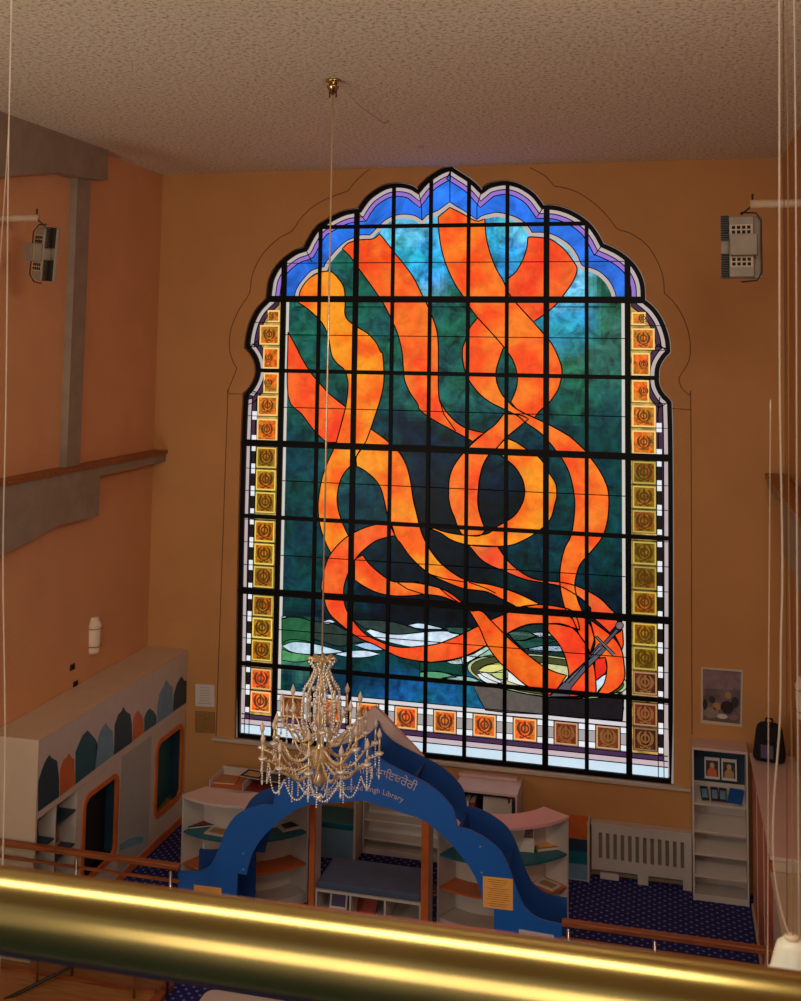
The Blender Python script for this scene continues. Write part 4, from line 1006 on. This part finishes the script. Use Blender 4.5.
# boarded stair edge in the lower left
sd = thing('timber_floor', 'tan timber platform below the left railing', 'platform', (-3.0, -3.9, FL))
box(XL+.005, -2.02, -4.8, -3.52, FL, FL+.05, 'boards', 'floorwood', sd); box(-2.018, -1.93, -4.8, -3.52, FL, FL+.06, 'edge_board', 'oak', sd); box(XL+.01, -2.02, -3.76, -3.70, FL+.051, FL+.075, 'board_strip', 'oak', sd)
t = thing('glass_guard', 'low guard of short steel posts standing on the timber platform', 'guard', (-2.9, -3.85, FL+.05))
a = on(37, 985, 1, -3.85); b = on(134, 999, 1, -3.85)
for p_ in (a, b):
    MB().tube([(p_.x, -3.85, FL+.05), (p_.x, -3.85, .62)], .014, 8).build('post', 'chrome', t)
    MB().tube([(p_.x-.05, -3.85, .40), (p_.x+.05, -3.85, .40)], .02, 8).build('clamp', 'darkgrey', t)
c1 = on(-20, 1012, 1, -4.3); c2 = on(95, 955, 1, -3.7)
tag(MB().tube([c1, c2], .017, 8).build('handrail', 'darkgrey'), 'dark sloping steel handrail crossing the lower left corner', 'handrail')
# white table
tb = thing('low_table', 'white round cornered table on the carpet below the brass rail', 'table', (-1.05, -4.35, FL))
p_ = on(207, 990, 2, .55); x0, y1 = p_.x, p_.y
P = rrect(x0, x0+1.3, y1-.9, y1+.03, .1); MB().prism(P, .52, .55, 'xy').build('tabletop', 'white', tb)
for x in (x0+.1, x0+1.2):
    for y in (y1-.8, y1-.08): MB().tube([(x, y, FL), (x, y, .52)], .02, 8).build('leg', 'chrome', tb)

# ================================================================== floodlights
def flood(s_, x, y, z, yaw, label):
    t = thing('floodlight', label, 'floodlight', (x, y, z), 'floodlights on wall arms')
    def A(b, nm, m):
        b.v = [(v[0]*s_, v[1], v[2]) for v in b.v]
        o = b.build(nm, m); o.parent = t; o.rotation_euler = (0, .10 if s_ < 0 else 0, yaw); return o
    A(MB().box(-.17, .17, .03, .07, -.27, .27, bev=.01), 'lamp_face', 'grey')
    for zc in (.165, -.165):
        f_ = MB(); f_.box(-.162, -.10, .0, .03, zc-.10, zc+.107)
        for i in range(11): f_.box(-.165, -.10, -.05, .03, zc-.10+i*.02, zc-.093+i*.02)
        A(f_, 'cooling_fins', 'darkgrey')
    A(MB().box(-.095, .11, -.06, .03, -.26, .26, bev=.01), 'housing', 'grey')
    A(MB().box(-.08, .14, -.15, -.061, -.08, .10, bev=.008), 'driver_box', 'grey')
    for r_ in (-.13, .145):
        v_ = MB(); v_.box(-.085, .10, -.062, -.0601, r_-.045, r_+.045)
        A(v_, 'vent_plate', 'pipe')
        for i in range(4):
            for h_ in (-.02, .02): A(MB().box(-.07+i*.042, -.042+i*.042, -.065, -.062, r_+h_-.014, r_+h_+.014), 'vent', 'black')
    A(MB().tube([(0, 0, .30), (.13, -.02, .29), (.17, -.05, .22), (.17, -.05, -.22), (.13, -.02, -.29), (0, 0, -.30)], .007, 6), 'bracket', 'darkgrey')
    zz_ = .37
    o = MB().tube([(s_*.08, 0, zz_), (s_*(abs((XL if s_ < 0 else XR)-x)), 0, zz_)], .038, 12).build('arm', 'pipe'); o.parent = t
    o = MB().tube([(s_*.10, 0, .46), (s_*.10, 0, .36), (0, 0, .28)], .009, 6).build('hanger', 'darkgrey'); o.parent = t
    return t
p_ = on(44, 254, 1, -4); flood(-1, p_.x, -4, p_.z, -.55, 'grey floodlight on an arm from the left wall')
p_ = on(741, 246, 1, -4); flood(1, p_.x, -4, p_.z-.01, -.12, 'grey floodlight on an arm from the right wall')

# ================================================================== chandelier
hx, hy = -.11, -4.74
ch = thing('chandelier', 'large gilt and crystal chandelier hanging on a long rod in front of the window', 'chandelier', (hx, hy, 1.8))
def LZ(y): return on(322, y, 1, hy).z
def cp(y): return (hx, hy, LZ(y))
zt, zb = LZ(657), LZ(800)
MB().tube([(hx, hy, CE-.10), (hx, hy, zt)], .0085, 6).build('rod', 'gold', ch)
b = MB(); b.lathe([(.01, CE-.14), (.055, CE-.07), (.06, CE-.06), (.02, CE-.055), (.02, CE-.03), (.065, CE-.02), (.07, CE)], (hx, hy, 0), 16); b.build('ceiling_rose', 'brass', ch)
b = MB(); b.tube([(hx+.03, hy, CE-.16), (hx+.03, hy, CE-.03)], .008, 6); b.tube([(hx-.03, hy, CE-.16), (hx-.03, hy, CE-.03)], .008, 6); b.build('hanger_rods', 'darkgrey', ch)
# central stem
prof = [(.012, zt), (.03, zt-.02), (.012, zt-.05), (.022, zt-.2), (.05, zt-.24), (.02, zt-.3), (.03, zt-.42), (.07, zt-.50), (.03, zt-.58), (.03, zt-.72), (.065, zt-.80), (.07, zt-.84), (.04, zt-.90), (.035, zt-.96), (.06, zt-1.0), (.02, zt-1.05)]
MB().lathe(prof, (hx, hy, 0), 16).build('stem', 'gold', ch)
b = MB(); b.ball((hx, hy, zb+.02), .032, 12, 8); b.build('finial_ball', 'crystal', ch)
# crown leaves and cage ribs
crown = MB(); ribs = MB()
for i in range(8):
    a = 2*PI*i/8+.2; c_, s_ = math.cos(a), math.sin(a)
    path = [(.02, -.10), (.03, -.05), (.055, -.02), (.10, -.005), (.13, -.03)]
    crown.tube([(hx+r*c_, hy+r*s_, zt+z_) for r, z_ in path], [.008, .012, .016, .014, .005], 6)
    path = [(.03, -.09), (.05, -.13), (.11, -.21), (.145, -.28), (.15, -.40), (.15, -.52), (.13, -.60), (.08, -.68)]
    ribs.tube([(hx+r*c_, hy+r*s_, zt+z_) for r, z_ in path], .007, 5)
crown.build('crown', 'gold', ch); ribs.build('cage', 'gold', ch)
def beads(pts, r, step, nm='bead_strand', parent=None, m='crystal'):
    b = MB(); P = [Vector(p) for p in pts]; acc = 0
    for i in range(len(P)-1):
        seg = (P[i+1]-P[i]); L = seg.length; d = acc
        while d < L: b.ball(P[i]+seg*(d/L), r, 6, 4); d += step
        acc = d-L
    return b.build(nm, m, parent or ch)
for i in range(12):
    a = 2*PI*i/12; c_, s_ = math.cos(a), math.sin(a)
    path = [(.11, -.03), (.06, -.10), (.10, -.19), (.155, -.27), (.165, -.40), (.16, -.52), (.12, -.62)]
    beads([(hx+r*c_, hy+r*s_, zt+z_) for r, z_ in path], .011, .026)
b = MB()
for i in range(46):
    a = rnd.random()*2*PI; r = .05+.10*rnd.random(); z_ = zt-.22-.42*rnd.random()
    b.ball((hx+r*math.cos(a), hy+r*math.sin(a), z_), .012, 5, 4, 2.0)
b.build('crystal_drops', 'crystal', ch)
def arm(R0, z0, drop, rise, tip, n_):
    """an S-shaped arm in its own frame, pointing along +x"""
    t = MB(); path = []
    for q in range(17):
        u = q/16
        x = .04+(R0-.04)*u; z_ = -drop*math.sin(PI*min(1, u*1.25))+rise*max(0, u-.62)/.38
        path.append((x, 0, z_))
    t.tube(path, [.012-.004*q/16 for q in range(17)], 6)
    for q in range(2, 16, 1): t.ball((path[q][0], 0, path[q][2]+.012), .010, 5, 4)
    o = t.build('arm', 'gold', None)
    e = path[-1]
    def sub(mb, nm, m): s = mb.build(nm, m); s.parent = o; return s
    sub(MB().lathe([(.004, e[2]-.01), (.03, e[2]+.005), (.038, e[2]+.02), (.012, e[2]+.022)], (e[0], 0, 0), 10), 'drip_cup', 'crystal')
    sub(MB().lathe([(.0085, e[2]+.02), (.0085, e[2]+tip)], (e[0], 0, 0), 8), 'candle_tube', 'gold')
    sub(MB().lathe([(.008, e[2]+tip), (.018, e[2]+tip+.02), (.022, e[2]+tip+.04), (.010, e[2]+tip+.07), (.002, e[2]+tip+.09)], (e[0], 0, 0), 8), 'bulb', 'lampwhite')
    d = MB()
    for k in range(n_): d.ball((e[0], 0, e[2]-.02-k*.021), .0085, 5, 4)
    d.ball((e[0], 0, e[2]-.03-n_*.021), .010, 5, 4, 2.2)
    sub(d, 'pendant_strand', 'crystal')
    return o
def ring(R0, z_, n, a0, drop, rise, tip, strand):
    proto = arm(R0, 0, drop, rise, tip, strand)
    for i in range(n):
        o = proto if i == 0 else copy_tree(proto, ch)
        o.parent = ch; o.location = (0, 0, z_-1.8); o.rotation_euler = (0, 0, a0+2*PI*i/n)
zl = LZ(762)
ring(.50, zl+.02, 12, .13, .10, .06, .13, 7)
ring(.33, LZ(735)+.02, 8, .35, .07, .10, .14, 3)
ring(.40, LZ(748), 6, .6, .09, .07, .12, 4)
for i in range(12):
    a1, a2 = .13+2*PI*i/12, .13+2*PI*(i+1)/12; P = []
    for q in range(9):
        u = q/8; a = a1+(a2-a1)*u; r = .44; P.append((hx+r*math.cos(a), hy+r*math.sin(a), zl-.02-.13*math.sin(PI*u)))
    beads(P, .0085, .021)
for i in range(10):
    a = 2*PI*i/10+.3; P = []
    for q in range(9): u = q/8; r = .06+.20*u; P.append((hx+r*math.cos(a), hy+r*math.sin(a), LZ(795)+.02-.02*math.sin(PI*u)+.25*u**2))
    beads(P, .0085, .021)
b = MB()
for i in range(14):
    a = 2*PI*i/14; r = .18+.09*(i % 2)
    for k in range(9): b.ball((hx+r*math.cos(a), hy+r*math.sin(a), LZ(775)-.019*k), .008, 5, 4)
b.build('pendant_fringe', 'crystal', ch)
# ceiling hook with cord
p_ = on(385, 121, 2, CE)
t = thing('ceiling_hook', 'small pale ceiling disc joined to the chandelier rose by a slack cord', 'hook', (p_.x, p_.y, CE))
MB().lathe([(.045, CE-.012), (.045, CE)], (p_.x, p_.y, 0), 14).build('disc', 'pipe', t)
MB().tube([(p_.x, p_.y, CE-.012), (p_.x, p_.y+0, CE-.03), ((p_.x+hx)/2, (p_.y+hy)/2, CE-.05), (hx+.02, hy+.06, CE-.012)], .0035, 5).build('cord', 'pipe', t)
p_ = on(421, 146, 2, CE)
tag(MB().lathe([(.03, CE-.02), (.03, CE)], (p_.x, p_.y, 0), 12).build('ceiling_sensor', 'pipe'), 'tiny pale disc on the ceiling nearer the window', 'sensor')

# ================================================================== foreground: brass rail, cables, lamp bell
RYY, RZZ = -13.1, 5.893
rl = thing('brass_railing', 'thick polished brass handrail crossing the bottom of the view', 'handrail', (2.5, RYY, RZZ))
b = MB(); b.tube([(-2.2, 0, 0), (0, 0, 0), (2.2, 0, 0)], .0255, 40); o = b.build('handrail', 'brass'); o.parent = rl; o.rotation_euler = (0, -.010, .0)
for x in (-1.9, 1.9):
    o = MB().tube([(x, 0, -.02), (x, 0, -1.0)], .02, 12).build('post', 'brass'); o.parent = rl
def cable(pts, r, label, m='cable'):
    P = [on(x, y, 1, Yc) for x, y, Yc in pts]
    if len(P) > 2:
        Q = []
        for i in range(len(P)-1):
            a, b_, c, d = P[max(i-1, 0)], P[i], P[i+1], P[min(i+2, len(P)-1)]
            for k in range(5):
                t_ = k/5; Q.append(.5*((2*b_)+(c-a)*t_+(2*a-5*b_+4*c-d)*t_**2+(3*b_-a-3*c+d)*t_**3))
        P = Q+[P[-1]]
    return tag(MB().tube(P, r, 6).build('cable', m), label, 'cable', 'cables hanging at the edges of the view')
Yc = -12.3
cable([(13.5,-60,Yc), (9,120,Yc), (6,400,Yc), (3,560,Yc), (5,760,Yc), (-2,1010,Yc)], .0009, 'thin pale cable hanging down the far left edge')
cable([(9,-60,Yc), (11,20,Yc), (8,140,Yc), (-3,300,Yc)], .0006, 'fine wire beside the pale cable at the upper left edge')
cable([(779.5,-60,Yc), (779.5,200,Yc), (780,400,Yc), (782.5,560,Yc), (781,640,Yc), (780,720,Yc), (774,800,Yc), (773.5,860,Yc), (780,905,Yc), (790,938,Yc)], .0011, 'pale wavy cable swinging into the white bell')
cable([(770.5,400,Yc), (769.5,560,Yc), (768.5,700,Yc), (768,860,Yc), (767.5,970,Yc)], .0005, 'finest straight wire at right, left of the wavy cable')
cable([(786,-60,Yc), (788,200,Yc), (789,560,Yc), (792,760,Yc), (793,940,Yc)], .0007, 'straight golden cable at right, just right of the wavy one', 'tan')
cable([(793.5,-60,Yc), (796,200,Yc), (797,560,Yc), (799,940,Yc)], .0009, 'straight pale cable along the far right edge')
cable([(783,-60,Yc), (784.5,300,Yc), (786.5,600,Yc), (787,950,Yc)], .0006, 'fine rust coloured wire between the wavy and golden cables', 'groove_shade_wire')
c0 = on(792, 953, 1, Yc)
bell = thing('lamp_bell', 'ivory bell shaped lamp canopy hanging at the lower right corner', 'lamp canopy', (c0.x, Yc, c0.z))
b = MB(); b.lathe([(.005, .016), (.011, .016), (.018, .010), (.022, -.004), (.026, -.02), (.034, -.030), (.036, -.055), (.001, -.055)], (0, 0, 0), 28); o = b.build('bell', 'ivory'); o.parent = bell
o = MB().lathe([(.006, .016), (.0085, .0165), (.0085, .020), (.004, .021)], (0, 0, 0), 16).build('collar', 'lampwhite'); o.parent = bell
